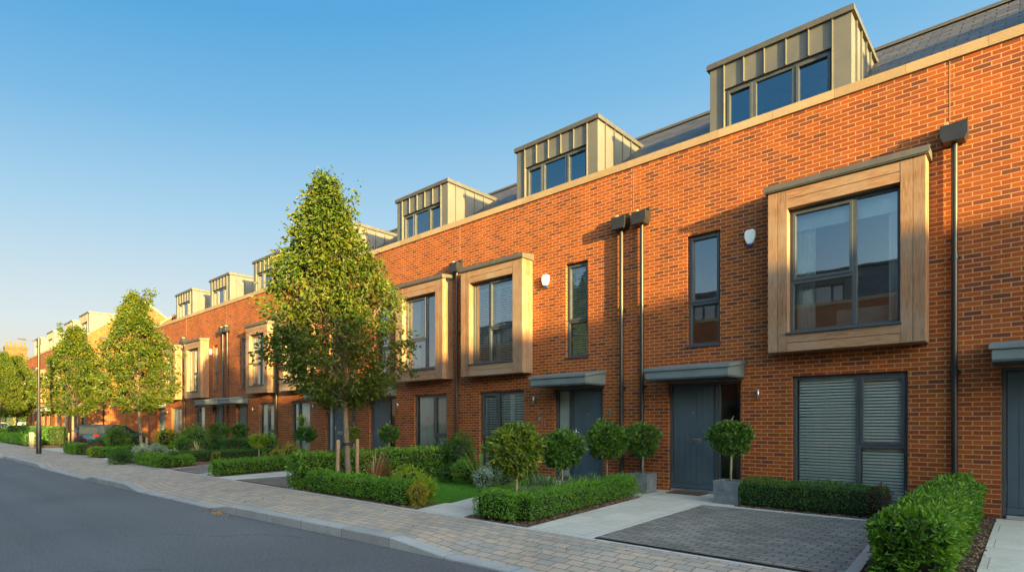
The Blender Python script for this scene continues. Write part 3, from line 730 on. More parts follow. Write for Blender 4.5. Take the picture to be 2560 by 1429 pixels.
H = {}
H['0'] = house('brick terraced house cut off by the right picture edge, its grey door half showing', -.87, 4.3,
    oriel=(1.9, 4.0, 3.1, 'r', 'curtains'), slim=(-.05, .58, 'none'), gw=(2.0, 3.6, 2.6, 'l', 'voile'), door=(-.31, 1.1, True), canopy=cp(-.31, 1.1), dormer=(1.3, 3.6), end_r=True)
H['A'] = house('nearest whole brick terraced house, wide white slatted blinds downstairs and curtained timber bay', -6.0, -.87,
    oriel=(-3.25, -1.11, -2.02, 'l', 'curtain_roller'), slim=(-4.85, -4.21, 'none'), gw=(-2.99, -1.37, -2.03, 'r', 'blind'), door=(-5.24, -3.84, True),
    canopy=cp(-5.24, -3.84), alarm=(-3.66, 4.56), light=(-3.52, 1.81), pipes=(-5.77, -.81), dormer=(-4.45, -2.13))
H['B'] = house('brick terraced house with white louvred shutters and a small steel wall sign', -11.2, -6.0,
    oriel=(-10.75, -8.68, -9.86, 'r', 'shutterlow'), slim=(-7.72, -7.12, 'blind'), gw=(-10.47, -8.95, -9.86, 'l', 'shutter'), door=(-8.05, -6.74, False),
    canopy=cp(-8.05, -6.74), alarm=(-8.27, 4.57), light=(-8.61, 1.83), pipes=(-11.24, -6.24), dormer=(-9.28, -6.94), extra=steel_sign)
H['C'] = house('brick terraced house with curtained timber bay just right of the nearest street tree', -16.35, -11.2,
    oriel=(-13.49, -11.46, -12.30, 'l', 'curtains'), slim=(-14.95, -14.32, 'none'), gw=(-13.14, -11.72, -12.32, 'r', 'voile'), door=(-15.38, -14.03, True),
    canopy=cp(-15.38, -14.03), light=(-13.85, 1.83), pipes=(-16.15,), dormer=(-14.08, -11.8))
H['D'] = house('brick terraced house mostly hidden by the nearest street tree, bay showing to its left', -21.45, -16.35,
    oriel=(-20.62, -18.55, -19.75, 'r', 'curtains'), slim=(-17.75, -17.15, 'none'), gw=(-20.48, -19.06, -19.95, 'l', 'voile'), door=(-18.02, -16.83, False),
    canopy=cp(-18.02, -16.83), light=(-18.75, 1.86), pipes=(-21.5, -16.62), dormer=(-19.0, -16.65))
H['E'] = house('sunlit brick terraced house with timber bay two pairs of downpipes left of the nearest tree', -26.35, -21.45,
    oriel=(-23.5, -21.62, -22.5, 'l', 'curtain_l'), slim=(-24.97, -24.42, 'none'), gw=(-23.17, -21.84, -22.5, 'r', 'voile'), door=(-25.38, -24.2, True),
    canopy=cp(-25.38, -24.2), light=(-23.62, 1.85), pipes=(-26.12,), dormer=(-23.9, -21.5))
H['F'] = house('sunlit brick terraced house with white alarm box, beside the second street tree', -31.3, -26.35,
    oriel=(-30.45, -28.38, -29.6, 'r', 'blind'), slim=(-27.92, -27.38, 'none'), gw=(-30.19, -28.91, -29.75, 'l', 'voile'), door=(-27.95, -26.85, False),
    canopy=cp(-27.95, -26.85), alarm=(-28.12, 4.56), pipes=(-26.6, -31.4), dormer=(-28.55, -26.3))
H['G'] = house('end brick terraced house of the near row, half hidden by the second street tree', -37.0, -31.3,
    oriel=(-33.75, -31.8, -32.75, 'l', 'curtains'), slim=(-35.3, -34.7, 'none'), gw=(-33.5, -32.0, -32.7, 'r', 'voile'), door=(-35.75, -34.5, True),
    canopy=cp(-35.75, -34.5), light=(-34.0, 1.85), dormer=(-33.15, -30.8), end_l=True)
def gable_pipe(t):
    g = G(); x = -41.5; y = .75
    g.tube([(x+.07, y, .02), (x+.07, y, 6.2)], .045, 'black', 12); p = g.build('downpipe', t, True)
    g = G(); g.box(x+.002, x+.2, y-.17, y+.17, 6.2, 6.45, 'black'); g.build('hopper_head', p, bevel=.004)
H['P'] = house('brick house beyond the side road with broad sunlit gable end and a black downpipe', -46.6, -41.5,
    oriel=(-45.9, -43.9, -44.9, 'r', 'curtains'), slim=(-43.2, -42.65, 'none'), gw=(-45.7, -44.2, -45.1, 'l', 'voile'), door=(-43.4, -42.2, False),
    canopy=cp(-43.4, -42.2), pipes=(-46.55,), dormer=(-44.05, -41.75), end_r=True, extra=gable_pipe)
H['P'].location.y = -2.0
ch = build_children()
copy_tree(H['G'], (-49.45, -2, 0), 0, 'second brick house of the far row, seen edge on behind the third street tree', src=ch)
copy_tree(H['F'], (-54.75, -2, 0), 0, 'third brick house of the far row, a dormer sliver above the third tree', src=ch)
copy_tree(H['E'], (-59.7, -2, 0), 0, 'last brick house of the far row, nearest the black street lamp in the view', src=ch)
for k, x in enumerate((9.0, 3.85, -1.3, -6.45, -11.6, -16.75, -21.9, -27.05)):
    copy_tree(H['B' if k % 2 else 'C'], (x, -18.2, 0), math.pi, 'brick terraced house across the road, seen only as a reflection in the window panes', 'terraced houses across the road', src=ch)

# low building at the sunny end of the street whose shadow falls over the ground floors
t = thing('brick_building', 'long flat-topped brick building closing the right-hand end of the street, outside the picture', 'building', (34, -14, 0))
g = G(); holes = [(x, x+1.5, 1., 2.4) for x in (2, 6, 10, 14, 18, 22, 26)]
g.box(30, 38, -36, 4, 0, 7.1, 'brick'); g.build('wall', t)
g = G(); g.box(29.96, 38.04, -36.04, 4.04, 7.1, 7.25, 'coping'); g.build('coping', t)
for yy in range(-34, 2, 4):
    for zz in (1., 4.2): g = G(); g.box(29.94, 29.99, yy, yy+1.6, zz, zz+1.5, 'frame'); g.box(29.93, 29.939, yy+.1, yy+1.5, zz+.1, zz+1.4, 'carglass'); g.build('window', t)

# ================================================================== GROUND
def lerp(x, pts):
    return float(np.interp(x, [p[0] for p in pts], [p[1] for p in pts]))
KY = [(-70, -7.3), (-31, -7.05), (-17.5, -6.86), (-9.36, -6.6), (-5.36, -6.35), (-3.6, -6.28), (6, -6.0), (30, -6.0)]
KH = [(-70, -.09), (-30.4, -.09), (-29.7, 0), (-23.4, 0), (-22.8, -.09), (-17.7, -.09), (-17.0, 0), (-14.5, 0), (-13.7, -.09), (-10.1, -.09), (-9.4, 0), (-5.45, 0), (-4.55, -.09), (-.4, -.09), (.4, 0), (30, 0)]
ky = lambda x: lerp(x, KY); kh = lambda x: lerp(x, KH)
xs = sorted(set([-70, -60, -50, -45, -40, -35]+[round(-31+i*.5, 2) for i in range(80)]+[p[0] for p in KH]+[12, 16, 20, 25, 30])); xs = [x for x in xs if x <= 30]
g = G(); Rr = 400
g.add([(-Rr, -Rr, -.2), (Rr, -Rr, -.2), (Rr, Rr, -.2), (-Rr, Rr, -.2)], [(0, 1, 2, 3)], 'ground'); struct(g.build('ground'))
g = G(); g.add([(-110, -13, -.12), (30, -13, -.12), (30, -5.6, -.12), (-70, -6.9, -.12), (-110, -6.9, -.12)], [(0, 1, 2, 3, 4)], 'asphalt'); struct(g.build('road'))
g = G(); g.add([(-41.2, -7.6, -.104), (-37.4, -7.6, -.104), (-37.4, 30, -.104), (-41.2, 30, -.104)], [(0, 1, 2, 3)], 'drive')
g.add([(-110, -6.9, -.116), (-70, -6.9, -.116), (-70, -3, -.116), (-110, -3, -.116)], [(0, 1, 2, 3)], 'asphalt'); struct(g.build('side_road'))
# kerb
g = G(); V = []; F = []
for x in xs:
    y, h = ky(x), kh(x); V += [(x, y, -.15), (x, y, h-.012), (x, y+.012, h), (x, y+.17, h), (x, y+.17, h-.03)]
for i in range(len(xs)-1):
    for j in range(4): a = i*5+j; F.append((a, a+5, a+6, a+1))
g.add(V, F, 'kerb'); struct(g.build('kerb'))
# pavement dips to each crossing
g = G(); V = []; F = []; T = [0, .25, .5, .75, 1.]
for x in xs:
    y0 = ky(x)+.171; h = kh(x)
    for tt in T:
        yy = y0+(-4.93-y0)*tt; V.append((x, yy, h*(1-min(1, tt/.75))))
for i in range(len(xs)-1):
    for j in range(4): a = i*5+j; F.append((a, a+5, a+6, a+1))
g.add(V, F, 'pavers'); struct(g.build('pavement'))
g = G(); g.box(-37.3, 30, -4.93, -4.87, -.1, .008, 'edging'); struct(g.build('edging_strip'))
g = G(); g.box(-37.3, 30, -4.869, .06, -.15, -.012, 'soil'); g.box(-62, -41.3, -4.93, -1.9, -.15, -.012, 'soil'); struct(g.build('garden_soil'))
g = G(); g.box(-70, 30, -14.4, -12.7, -.15, 0, 'pavers'); struct(g.build('opposite_pavement'))
g = G(); g.box(-70, 30, -18.2, -14.41, -.15, .0, 'turf'); struct(g.build('opposite_lawn'))

def slabs(name, polys, mat, z=.0, z0=-.1):
    g = G()
    for p in polys: g.prism(p, z0, z, mat)
    return struct(g.build(name))
PY = -4.868
slabs('garden_path', [[(-4.70, PY), (-3.79, PY), (-3.98, -1.40), (-3.50, -1.40), (-3.50, .1), (-6.0, .1), (-6.0, -1.20), (-5.12, -1.22)]], 'slab')
slabs('garden_path', [[(-6.90, PY), (-5.90, PY), (-6.75, -1.1), (-6.75, .1), (-8.1, .1), (-8.0, -1.1)]], 'slab')
slabs('garden_path', [[(-14.62, PY), (-13.56, PY), (-13.6, -1.2), (-13.9, .1), (-15.5, .1), (-15.3, -1.2)]], 'slab')
slabs('garden_path', [[(-15.62, PY), (-14.9, PY), (-15.7, -2.5), (-16.5, .1), (-18.1, .1), (-18.0, -1.8)]], 'slab')
slabs('garden_path', [[(-25.35, PY), (-24.36, PY), (-24.3, .1), (-25.5, .1)]], 'slab')
slabs('garden_path', [[(-.36, PY), (1.15, PY), (1.15, .1), (-.36, .1)]], 'slab')
slabs('garden_path', [[(-28.3, PY), (-26.9, PY), (-26.8, .1), (-28.0, .1)]], 'slab')
slabs('garden_path', [[(-37.3, PY), (-31.2, PY), (-31.2, -3.6), (-37.3, -3.6)]], 'slab')
def driveway(name, x0, x1, x0b, x1b, yb):
    slabs(name, [[(x0, PY+.14), (x1, PY+.14), (x1b, yb), (x0b, yb)]], 'drive', -.002)
    g = G(); g.box(x0, x1, PY+.001, PY+.139, -.1, -.012, 'drain')
    n = int((x1-x0)/.025)
    for i in range(n): xx = x0+.01+i*.025; g.box(xx, xx+.012, PY+.03, PY+.112, -.0119, -.004, 'black')
    g.box(x0, x1, PY+.001, PY+.028, -.0119, -.002, 'black'); g.box(x0, x1, PY+.113, PY+.139, -.0119, -.002, 'black')
    tag(g.build('drain_channel', origin=((x0+x1)/2, PY, 0)), 'black slotted drain channel across the front of ' + name_of[x0], 'drain')
    e = G(); w = .055
    e.prism([(x0-w, PY), (x0-.001, PY), (x0b-.001, yb), (x0b-w, yb)], -.1, .006, 'edging'); e.prism([(x1+.001, PY), (x1+w*1.8, PY), (x1b+w*1.8, yb), (x1b+.001, yb)], -.1, .006, 'edging')
    e.prism([(x0b-w, yb+.001), (x1b+w*1.8, yb+.001), (x1b+w*1.8, yb+.10), (x0b-w, yb+.10)], -.1, .006, 'edging'); struct(e.build('edging_strip'))
name_of = {-3.73: 'the nearest charcoal driveway', -13.5: 'the driveway left of the nearest street tree', -18.0: 'the driveway beside the long low hedge', -24.3: 'the far driveway by the dark round shrub'}
driveway('driveway', -3.73, -1.20, -3.92, -1.42, -1.42)
driveway('driveway', -13.5, -11.02, -13.5, -11.02, -1.3)
driveway('driveway', -18.0, -15.68, -20.2, -18.1, -1.6)
driveway('driveway', -24.3, -22.1, -24.2, -22.3, -1.3)
# lawn with real blades
LP = [(-9.9, -4.1), (-7.25, -4.28), (-7.05, -4.0), (-7.6, -2.4), (-8.15, -1.2), (-10.35, -1.3), (-10.4, -3.6)]
g = G(); g.prism(LP, -.1, .012, 'turf'); struct(g.build('lawn'))
def in_poly(x, y, P):
    c = np.zeros(len(x), bool); j = len(P)-1
    for i in range(len(P)):
        xi, yi = P[i]; xj, yj = P[j]
        c ^= ((yi > y) != (yj > y)) & (x < (xj-xi)*(y-yi)/(yj-yi+1e-12)+xi); j = i
    return c
n = 42000; X = rng.uniform(-10.4, -7, n); Y = rng.uniform(-4.3, -1.2, n); k = in_poly(X, Y, LP); X, Y = X[k], Y[k]
g = G(); P = np.stack([X, Y, np.full(len(X), .01)], 1); D = rng.normal(size=(len(X), 3))*.35+np.array([0, 0, 1.])
leaves(g, P, D, .022+.018*rng.random(len(X)), .006, 'l_grass', 'b'); o = g.build('grass'); struct(o, 'stuff'); o['label'] = 'short green lawn grass in front of the shuttered house'
# bark mulch chips
def chips(name, polys, dens, label, size=.03, mat='chip'):
    g = G()
    for Pp in polys:
        xs_, ys_ = [p[0] for p in Pp], [p[1] for p in Pp]; A = (max(xs_)-min(xs_))*(max(ys_)-min(ys_)); n = int(A*dens)
        X = rng.uniform(min(xs_), max(xs_), n); Y = rng.uniform(min(ys_), max(ys_), n); k = in_poly(X, Y, Pp); X, Y = X[k], Y[k]
        P = np.stack([X, Y, -.008+.022*rng.random(len(X))], 1); D = rng.normal(size=(len(X), 3))*np.array([1, 1, .28])
        leaves(g, P, D, size*(.5+rng.random(len(X))), size*.45, mat, 'd', .05)
    o = g.build(name); struct(o, 'stuff'); o['label'] = label
BEDA = [(-5.87, PY), (-4.73, PY), (-5.14, -1.22), (-6.72, -1.1)]
BEDB = [(-10.95, PY), (-6.93, PY), (-7.1, -4.25), (-10.6, -4.0)]
BEDR = [(-1.1, -4.85), (-.37, -4.85), (-.37, 0), (-1.3, 0)]
BEDW = [(-3.5, -1.3), (-1.3, -1.3), (-1.3, 0), (-3.5, 0)]
chips('bark_mulch', [BEDA, BEDB, BEDR, BEDW], 1500, 'brown bark mulch spread over the nearer planting beds', .032)
chips('bark_mulch', [[(-15.5, PY), (-14.65, PY), (-15.3, -2), (-15.9, -2)], [(-21.9, PY), (-18.1, PY), (-19, -3), (-21.9, -3)]], 500, 'brown mulch under the hedges of the middle gardens', .04)
chips('fallen_leaves', [[(-10.0, -6.85), (-9.0, -6.85), (-9.0, -6.62), (-10.0, -6.66)]], 160, 'small drift of dry brown leaves in the gutter by the raised kerb', .05, 'l_dry')
o = bpy.data.objects[[q.name for q in bpy.data.objects if q.name.startswith('fallen_leaves')][0]]; o.location.z = -.105
g = G(); n = 60; P = np.stack([rng.uniform(-20, -2, n), rng.uniform(-6.4, -4.9, n), np.full(n, .006)], 1); leaves(g, P, rng.normal(size=(n, 3))*np.array([1, 1, .1]), .035, .025, 'l_dry', 'd', .1)
o = g.build('fallen_leaves'); struct(o, 'stuff'); o['label'] = 'scattered dry leaves on the block paving'

# door mat
g = G(); g.box(-5.08, -4.42, -.42, -.02, .001, .018, 'doormat'); tag(g.build('doormat', origin=(-4.75, -.2, 0), bevel=.004), 'brown coir doormat before the nearest slate-blue door', 'doormat')
# square planters
def planter(x, y, s, h, rot, label):
    g = G(); a = s/2; w = .025; b = a*.96
    V = [(-b, -b, 0), (b, -b, 0), (b, b, 0), (-b, b, 0), (-a, -a, h), (a, -a, h), (a, a, h), (-a, a, h), (-a+w, -a+w, h), (a-w, -a+w, h), (a-w, a-w, h), (-a+w, a-w, h), (-a+w, -a+w, h-.05), (a-w, -a+w, h-.05), (a-w, a-w, h-.05), (-a+w, a-w, h-.05)]
    c, s_ = math.cos(rot), math.sin(rot); V = [(x+p*c-q*s_, y+p*s_+q*c, z+.002) for p, q, z in V]
    F = [(0, 3, 2, 1)]+[(i, (i+1) % 4, 4+(i+1) % 4, 4+i) for i in range(4)]+[(4+i, 4+(i+1) % 4, 8+(i+1) % 4, 8+i) for i in range(4)]+[(8+i, 8+(i+1) % 4, 12+(i+1) % 4, 12+i) for i in range(4)]
    g.add(V, F, 'concrete'); g.add([V[i] for i in (12, 13, 14, 15)], [(0, 1, 2, 3)], 'soil')
    return tag(g.build('square_planter', origin=(x, y, 0), bevel=.005), label, 'planter')
planter(-5.46, -.60, .40, .36, .03, 'weathered grey square planter left of the nearest front door')
planter(-3.66, -.92, .42, .37, -.02, 'dark slate-grey square planter right of the nearest front door')

# ================================================================== PLANTING
BG = 'clipped box hedges edging the gardens'
topiary(1290, 8.45, 1122, 135, 128, 'yellowing round-headed bay tree on a bare stem in the front corner of the hedged bed', 'l_bayy', .09, n=620)
topiary(1404, 9.7, 1122, 104, 94, 'green round-headed bay tree between the yellowing one and the one by the downpipes', 'l_bay', .08, n=560)
topiary(1516, 10.4, 1100, 106, 88, 'round-headed bay tree with brownish stem rising from the rosemary by the downpipes', 'l_bay', .08, n=560, trunkmat='bark')
topiary(0, 0.0001, 0, 0, 0, '', xy=(0, 0)) if False else None
def pot_top(x, y, vc, wpx, hpx, label):
    d = -SA*x+CA*(y+CD); return topiary(0, d, vc, wpx, hpx, label, 'l_bay', .062, True, 640, xy=(x, y))
pot_top(-5.46, -.60, 1098, 88, 86, 'small dark ball-headed bay tree in the planter left of the nearest door')
pot_top(-3.66, -.92, 1092, 104, 84, 'ball-headed bay tree in the planter in front of the nearest sidelight')

hedge('box_hedge', (-5.72, -4.62), (-5.02, -4.62), .34, .37, 'l_box', 'short front piece of clipped box hedge at the corner of the bay-tree bed', .028, 3600, BG)
hedge('box_hedge', (-4.98, -4.62), (-5.38, -1.25), .32, .37, 'l_box', 'long clipped box hedge running from pavement to door beside the pale path', .028, 3000, BG)
hedge('box_hedge', (-5.80, -4.40), (-6.45, -2.6), .26, .33, 'l_box', 'low box hedge on the lawn side of the bay-tree bed', .028, 1800, BG)
hedge('box_hedge', (-3.42, -.93), (-1.50, -.93), .45, .40, 'l_boxd', 'dark clipped hedge under the window with white slatted blinds', .030, 2600, BG)
hedge('box_hedge', (-10.35, -4.62), (-7.32, -4.62), .34, .38, 'l_box', 'bright clipped box hedge along the pavement in front of the staked tree', .032, 2600, BG)
hedge('laurel_hedge', (-.74, -4.75), (-.76, -.35), .44, .53, 'l_laurel', 'large glossy bushy hedge in the bottom right corner beside the driveway',   .066, 420, None, bump=.045, rosette=True, shape='s')
hedge('laurel_hedge', (-10.72, -4.80), (-10.70, -1.15), .52, .70, 'l_laurel', 'tall leafy hedge behind the staked street tree, between driveway and lawn', .055, 1500, None, bump=.05)
hedge('box_hedge', (-14.93, -4.75), (-15.6, -2.3), .45, .37, 'l_box', 'olive-green clipped hedge standing alone between two driveways', .04, 1700, BG)
hedge('box_hedge', (-20.75, -4.75), (-18.45, -4.75), .38, .36, 'l_box', 'bright front hedge below the silvery mound of foliage', .045, 1500, BG)
hedge('box_hedge', (-18.60, -4.50), (-19.35, -3.9), .42, .30, 'l_box', 'small low hedge block just right of the wooden post', .045, 1500, BG)
hedge('box_hedge', (-20.9, -3.9), (-20.95, -.1), .50, .34, 'l_boxd', 'long dark-green hedge running from the silvery mound towards the houses', .045, 1300, BG)
hedge('laurel_hedge', (-21.9, -1.9), (-21.6, -.6), .55, .72, 'l_boxd', 'dark bushy hedge below the pair of round-headed bushes', .055, 1100)
hedge('laurel_hedge', (-24.0, -2.6), (-22.4, -1.5), .55, .62, 'l_boxd', 'dark hedge behind the silvery mound, right of the second street tree', .055, 1000)
hedge('box_hedge', (-26.6, -4.75), (-25.9, -4.75), .5, .36, 'l_lime', 'yellow-green hedge end left of the low front hedge by the far driveway', .05, 1100, BG)
hedge('box_hedge', (-25.75, -4.75), (-26.3, -1.2), .42, .36, 'l_box', 'far clipped hedge beside the driveway under the second street tree', .05, 1100, BG)
hedge('box_hedge', (-30.6, -4.75), (-28.5, -4.75), .5, .42, 'l_box', 'rounded front hedge right of the street lamp', .05, 1100, BG)
hedge('box_hedge', (-62, -4.4), (-42.2, -4.4), .7, .55, 'l_box', 'long bright hedge across the far row\'s front, behind the timber bollard', .09, 260, BG)
hedge('box_hedge', (-59, -3.2), (-43, -3.2), .8, 1.0, 'l_boxd', 'taller far hedge behind the bright one, left of the street lamp', .10, 220, BG)

# garden B
shrub('golden_shrub', -7.18, -4.60, .30, .38, 'l_gold', 'orange-gold small shrub at the end of the front box hedge', .035, 1300)
shrub('golden_grass', -7.42, -4.30, .38, .40, 'l_lime', 'yellow-green needle-leaved tuft beside the lawn corner', .11, 1500, shape='b', ratio=.1, up=.9)
px_shrub('shrub', 1022, 10.0, 84, 1163, 'l_lime', 'bright lime shrub between the bronze straps and the lawn', leaf=.04, kk=5, n=2400)
px_shrub('shrub', 990, 10.4, 70, 1180, 'l_boxd', 'dark low shrub at the foot of the bronze strap plants', leaf=.04, n=900)
px_shrub('shrub', 1062, 9.5, 34, 1212, 'l_laurel', 'small green shrub carrying one white flower by the lawn', leaf=.04, n=500, flowers=('white', 3))
def spiky(name, u, d, n, L, W, mat, label, z0=.05, spread=1., h=None):
    x, y = at(u, d); g = G()
    for i in range(n):
        a = random.uniform(0, 2*math.pi); e = random.uniform(.15, 1.)*spread; l = L*random.uniform(.6, 1.1); pts = []; w = W*random.uniform(.7, 1.1)
        N_ = 6
        for j in range(N_+1):
            t_ = j/N_; r = l*(e*t_*.8+.15*t_*t_*e); z = z0+l*(t_*(1.05-.45*e)-.35*e*t_*t_); pts.append((x+r*math.cos(a), y+r*math.sin(a), max(.01, z)))
        V = []
        for j, p in enumerate(pts):
            ww = w*(1-(j/N_)**2)*(.6+.4*min(1, j)); px_, py_ = -math.sin(a)*ww/2, math.cos(a)*ww/2
            V += [(p[0]-px_, p[1]-py_, p[2]+ww*.25), (p[0], p[1], p[2]), (p[0]+px_, p[1]+py_, p[2]+ww*.25)]
        F = []
        for j in range(N_): b = j*3; F += [(b, b+1, b+4, b+3), (b+1, b+2, b+5, b+4)]
        g.add(V, F, mat)
    return tag(g.build(name, origin=(x, y, 0), smooth=False), label, 'plant')
spiky('strap_leaf_plant', 936, 10.5, 60, .95, .055, 'l_bronze', 'larger bronze strap-leaved plant right of the staked tree', spread=1.05)
spiky('strap_leaf_plant', 972, 10.5, 36, .62, .055, 'l_bronze', 'smaller bronze strap-leaved plant beside the lime shrub', spread=.9)
spiky('spiky_plant', 1196, 11.9, 34, 1.0, .06, 'l_strap', 'pale green sword-leaved plant against the shuttered window', spread=1.15)
px_shrub('shrub', 1150, 13.6, 74, 1076, 'l_boxd', 'tall dark bushy climber at the foot of the downpipe between two houses', leaf=.05, n=3200, lump=.3, flowers=None)
px_shrub('shrub', 1112, 13.9, 46, 1098, 'l_boxd', 'dark shrub with violet flowers under the pale-curtained window', leaf=.05, n=1000, flowers=('violet', 26))
px_shrub('shrub', 1090, 14.1, 34, 1100, 'l_boxd', 'small shrub with pink flowers behind the tall leafy hedge', leaf=.05, n=700, flowers=('pink', 16))
px_shrub('shrub', 1160, 12.2, 60, 1150, 'l_laurel', 'feathery green shrub at the back edge of the lawn', leaf=.06, n=1200)
px_shrub('shrub', 1122, 12.4, 50, 1160, 'l_boxd', 'low dark shrub in the back corner of the lawn', leaf=.05, n=900)
px_shrub('silver_shrub', 1207, 11.4, 46, 1170, 'l_silver', 'small pale silver bush below the sword-leaved plant', leaf=.05, n=900)
px_shrub('silver_shrub', 1240, 11.8, 48, 1150, 'l_silver', 'blue-grey tufted bush right of the sword-leaved plant', leaf=.12, n=700, shape='b', ratio=.09, up=.8)
px_shrub('shrub', 1262, 11.2, 46, 1180, 'l_lav', 'grey-green cushion plant behind the lawn, left of the yellowing bay tree', leaf=.04, n=900)
px_shrub('shrub', 1318, 11.0, 60, 1172, 'l_boxd', 'low dark shrub with tiny white flowers behind the yellowing bay tree', leaf=.045, n=1000, flowers=('white', 6))
def spikes(name, pts, w, h, mat, label, n=1100):
    """upright narrow foliage (rosemary, lavender)"""
    g = G(); cx = sum(p[0] for p in pts)/len(pts); cy = sum(p[1] for p in pts)/len(pts)
    for (x, y) in pts:
        P = np.stack([x+rng.normal(size=n)*w*.27, y+rng.normal(size=n)*w*.27, rng.random(n)*h*.75], 1)
        rr = np.hypot(P[:, 0]-x, P[:, 1]-y)/(w*.55); P[:, 2] *= np.clip(1.05-rr**2*.6, .2, 1)
        dd = np.stack([(P[:, 0]-x)*1.3, (P[:, 1]-y)*1.3, np.full(n, .6)], 1)+rng.normal(size=(n, 3))*.22
        leaves(g, P, dd, h*.3*(.6+.8*rng.random(n)), .012, mat, 'd', .1)
    return tag(g.build(name, origin=(cx, cy, 0)), label, 'shrub')
spikes('lavender', [at(1300, 8.55), at(1335, 8.75)], .5, .38, 'l_lav', 'grey-green lavender clump behind the front corner of box hedge')
spikes('lavender', [at(1372, 9.2), at(1345, 9.6)], .5, .48, 'l_lav', 'taller rosemary-like clump between the two nearer bay trees')
spikes('lavender', [at(1440, 9.5), at(1480, 9.8)], .5, .46, 'l_lav', 'grey-green lavender clump along the long box hedge')
spikes('lavender', [at(1530, 10.1), at(1560, 10.4)], .46, .42, 'l_lav', 'lavender clump nearest the downpipes')
px_shrub('shrub', 1262, 8.6, 60, 1222, 'l_box', 'low bright green shrub behind the corner box hedge', leaf=.03, n=900)
px_shrub('dark_shrub', 2195, 7.9, 60, 1215, 'l_purple', 'purplish scrubby plant where the window hedge meets the glossy hedge', leaf=.04, n=500)

# street trees
def tree(x, y, label, seed=1, Ht=6.0, zb=1.78, rmax=1.22, ncl=1350, lpc=26, lsz=.088, tie=True, name='street_tree', mat='l_tree', off=(0., 0.)):
    rs = np.random.default_rng(seed); t = thing(name, label, 'tree', (x, y, 0), 'street trees along the pavement')
    ev_t = [0, .04, .15, .29, .48, .67, .80, .88, .95, 1]; ev_r = [.34, .70, 1.12, 1.14, .95, .72, .44, .27, .12, .03]
    g = G(); lean = rs.normal(size=2)*.04
    tp = lambda z: np.array([x+lean[0]*z/2+.02*math.sin(z*1.7+seed), y+lean[1]*z/2+.02*math.cos(z*1.3), z])
    zs = [0, .1, .4, .9, 1.5, 2.2, 3, 3.8, 4.6, 5.3]; rd = [.085, .068, .062, .058, .052, .045, .036, .026, .017, .008]
    g.tube([tp(z) for z in zs], rd, 'bark', 10)
    CL = []
    for i in range(ncl):
        tt = rs.random()**.92; r_e = rmax*np.interp(tt, ev_t, ev_r); a = rs.random()*2*math.pi
        lobe = 1+.17*math.sin(3*a+5*tt+seed)+.14*math.sin(5*a-9*tt)+.16*math.sin(17*tt+2*a+seed)
        rr = r_e*lobe*(.30+.70*rs.random()**.55); z = zb+tt*(Ht-zb)
        if rs.random() < .05: rr *= 1.25
        if .5*math.sin(4.1*a+6*tt+seed*2)+.6*math.sin(11*tt-3*a+seed)+.35*math.sin(9*a+23*tt) < -.72 and rs.random() < .8: continue
        CL.append((x+lean[0]*z/2+rr*math.cos(a), y+lean[1]*z/2+rr*math.sin(a), z+.10*math.sin(a*4+seed), rr))
    for k in range(11):      # leader shoots at the tip and stray side shoots
        a = rs.random()*6.28; rr = rmax*(.10+.28*rs.random()); zt = Ht-.75+.35*rs.random(); up = .45+.35*rs.random()
        for q in range(5): CL.append((x+(rr+.03*q)*math.cos(a), y+(rr+.03*q)*math.sin(a), zt+up*q/4, rr))
    for k in range(26):
        a = rs.random()*6.28; tt = rs.random()*.8; rr = rmax*np.interp(tt, ev_t, ev_r)*.92; z = zb+tt*(Ht-zb)
        for q in range(4): CL.append((x+(rr+.10*q)*math.cos(a+.03*q), y+(rr+.10*q)*math.sin(a+.03*q), z+.05*q, rr))
    nrm = len(CL)-11*5-26*4
    CL = [(c[0]+off[0]*min(1, (c[2]-1.2)/2), c[1]+off[1]*min(1, (c[2]-1.2)/2), c[2], c[3]) for c in CL]
    for c in CL[:170]:
        rr = c[3]; z0 = max(1.75, c[2]-.35-.75*rr); b = tp(min(z0, 5.1)); e = np.array(c[:3]); mid = (b+e)/2+np.array([0, 0, -.06*rr])
        g.tube([b, mid, e], [.020*min(1, rr)+.004, .010, .003], 'bark', 5, False)
    tr = g.build('trunk', t, True)
    if tie:
        q = G(); q.tube([tp(.86), tp(.92)], .078, 'rubber', 12); q.build('tree_tie', t)
    g = G(); C = np.array([c[:3] for c in CL]); sc_ = np.repeat(np.where(np.arange(len(CL)) < nrm, .095, .045), lpc)[:, None]; n = len(CL)*lpc; P = np.repeat(C, lpc, 0); keep = (np.repeat(np.arange(len(CL)) < nrm, lpc)) | (rs.random(n) < .38)
    off = rs.normal(size=(n, 3))*np.array([1, 1, .75])*sc_; P = (P+off)[keep]; n = len(P)
    out = P-np.array([x, y, 0]); out[:, 2] = 0; out = unit(out)
    D = out*.75+rs.normal(size=(n, 3))*.55+np.array([0, 0, -.35])
    L = lsz*(.55+.7*rs.random(n)); leaves(g, P, D, L, L*.52, mat, 's', .15)
    g.build('crown', t); return t
T1 = tree(-10.24, -3.95, 'nearest street tree, tied to two stakes in the front garden of the shuttered house', 3, rmax=1.10, off=(-.20, -.17))
T2 = tree(-24.6, -3.75, 'second street tree, rising behind the silvery mound of foliage', 8, ncl=1100, lpc=22, lsz=.105, rmax=1.06)
T3 = tree(-36.3, -3.7, 'third street tree, just right of the black street lamp', 12, ncl=900, lpc=20, lsz=.13, rmax=1.26, Ht=6.1)
ch = build_children()
x, y = at(42, 42); copy_tree(T3, (x, y, 0), 2.0, 'far street tree left of the street lamp', src=ch)
x, y = at(-4, 39); copy_tree(T2, (x, y, 0), 4.0, 'street tree cut off by the left edge of the picture', src=ch)
copy_tree(T2, (-17.6, -15.3, 0), 1.0, 'street tree across the road, reflected in the tall narrow window', src=ch)
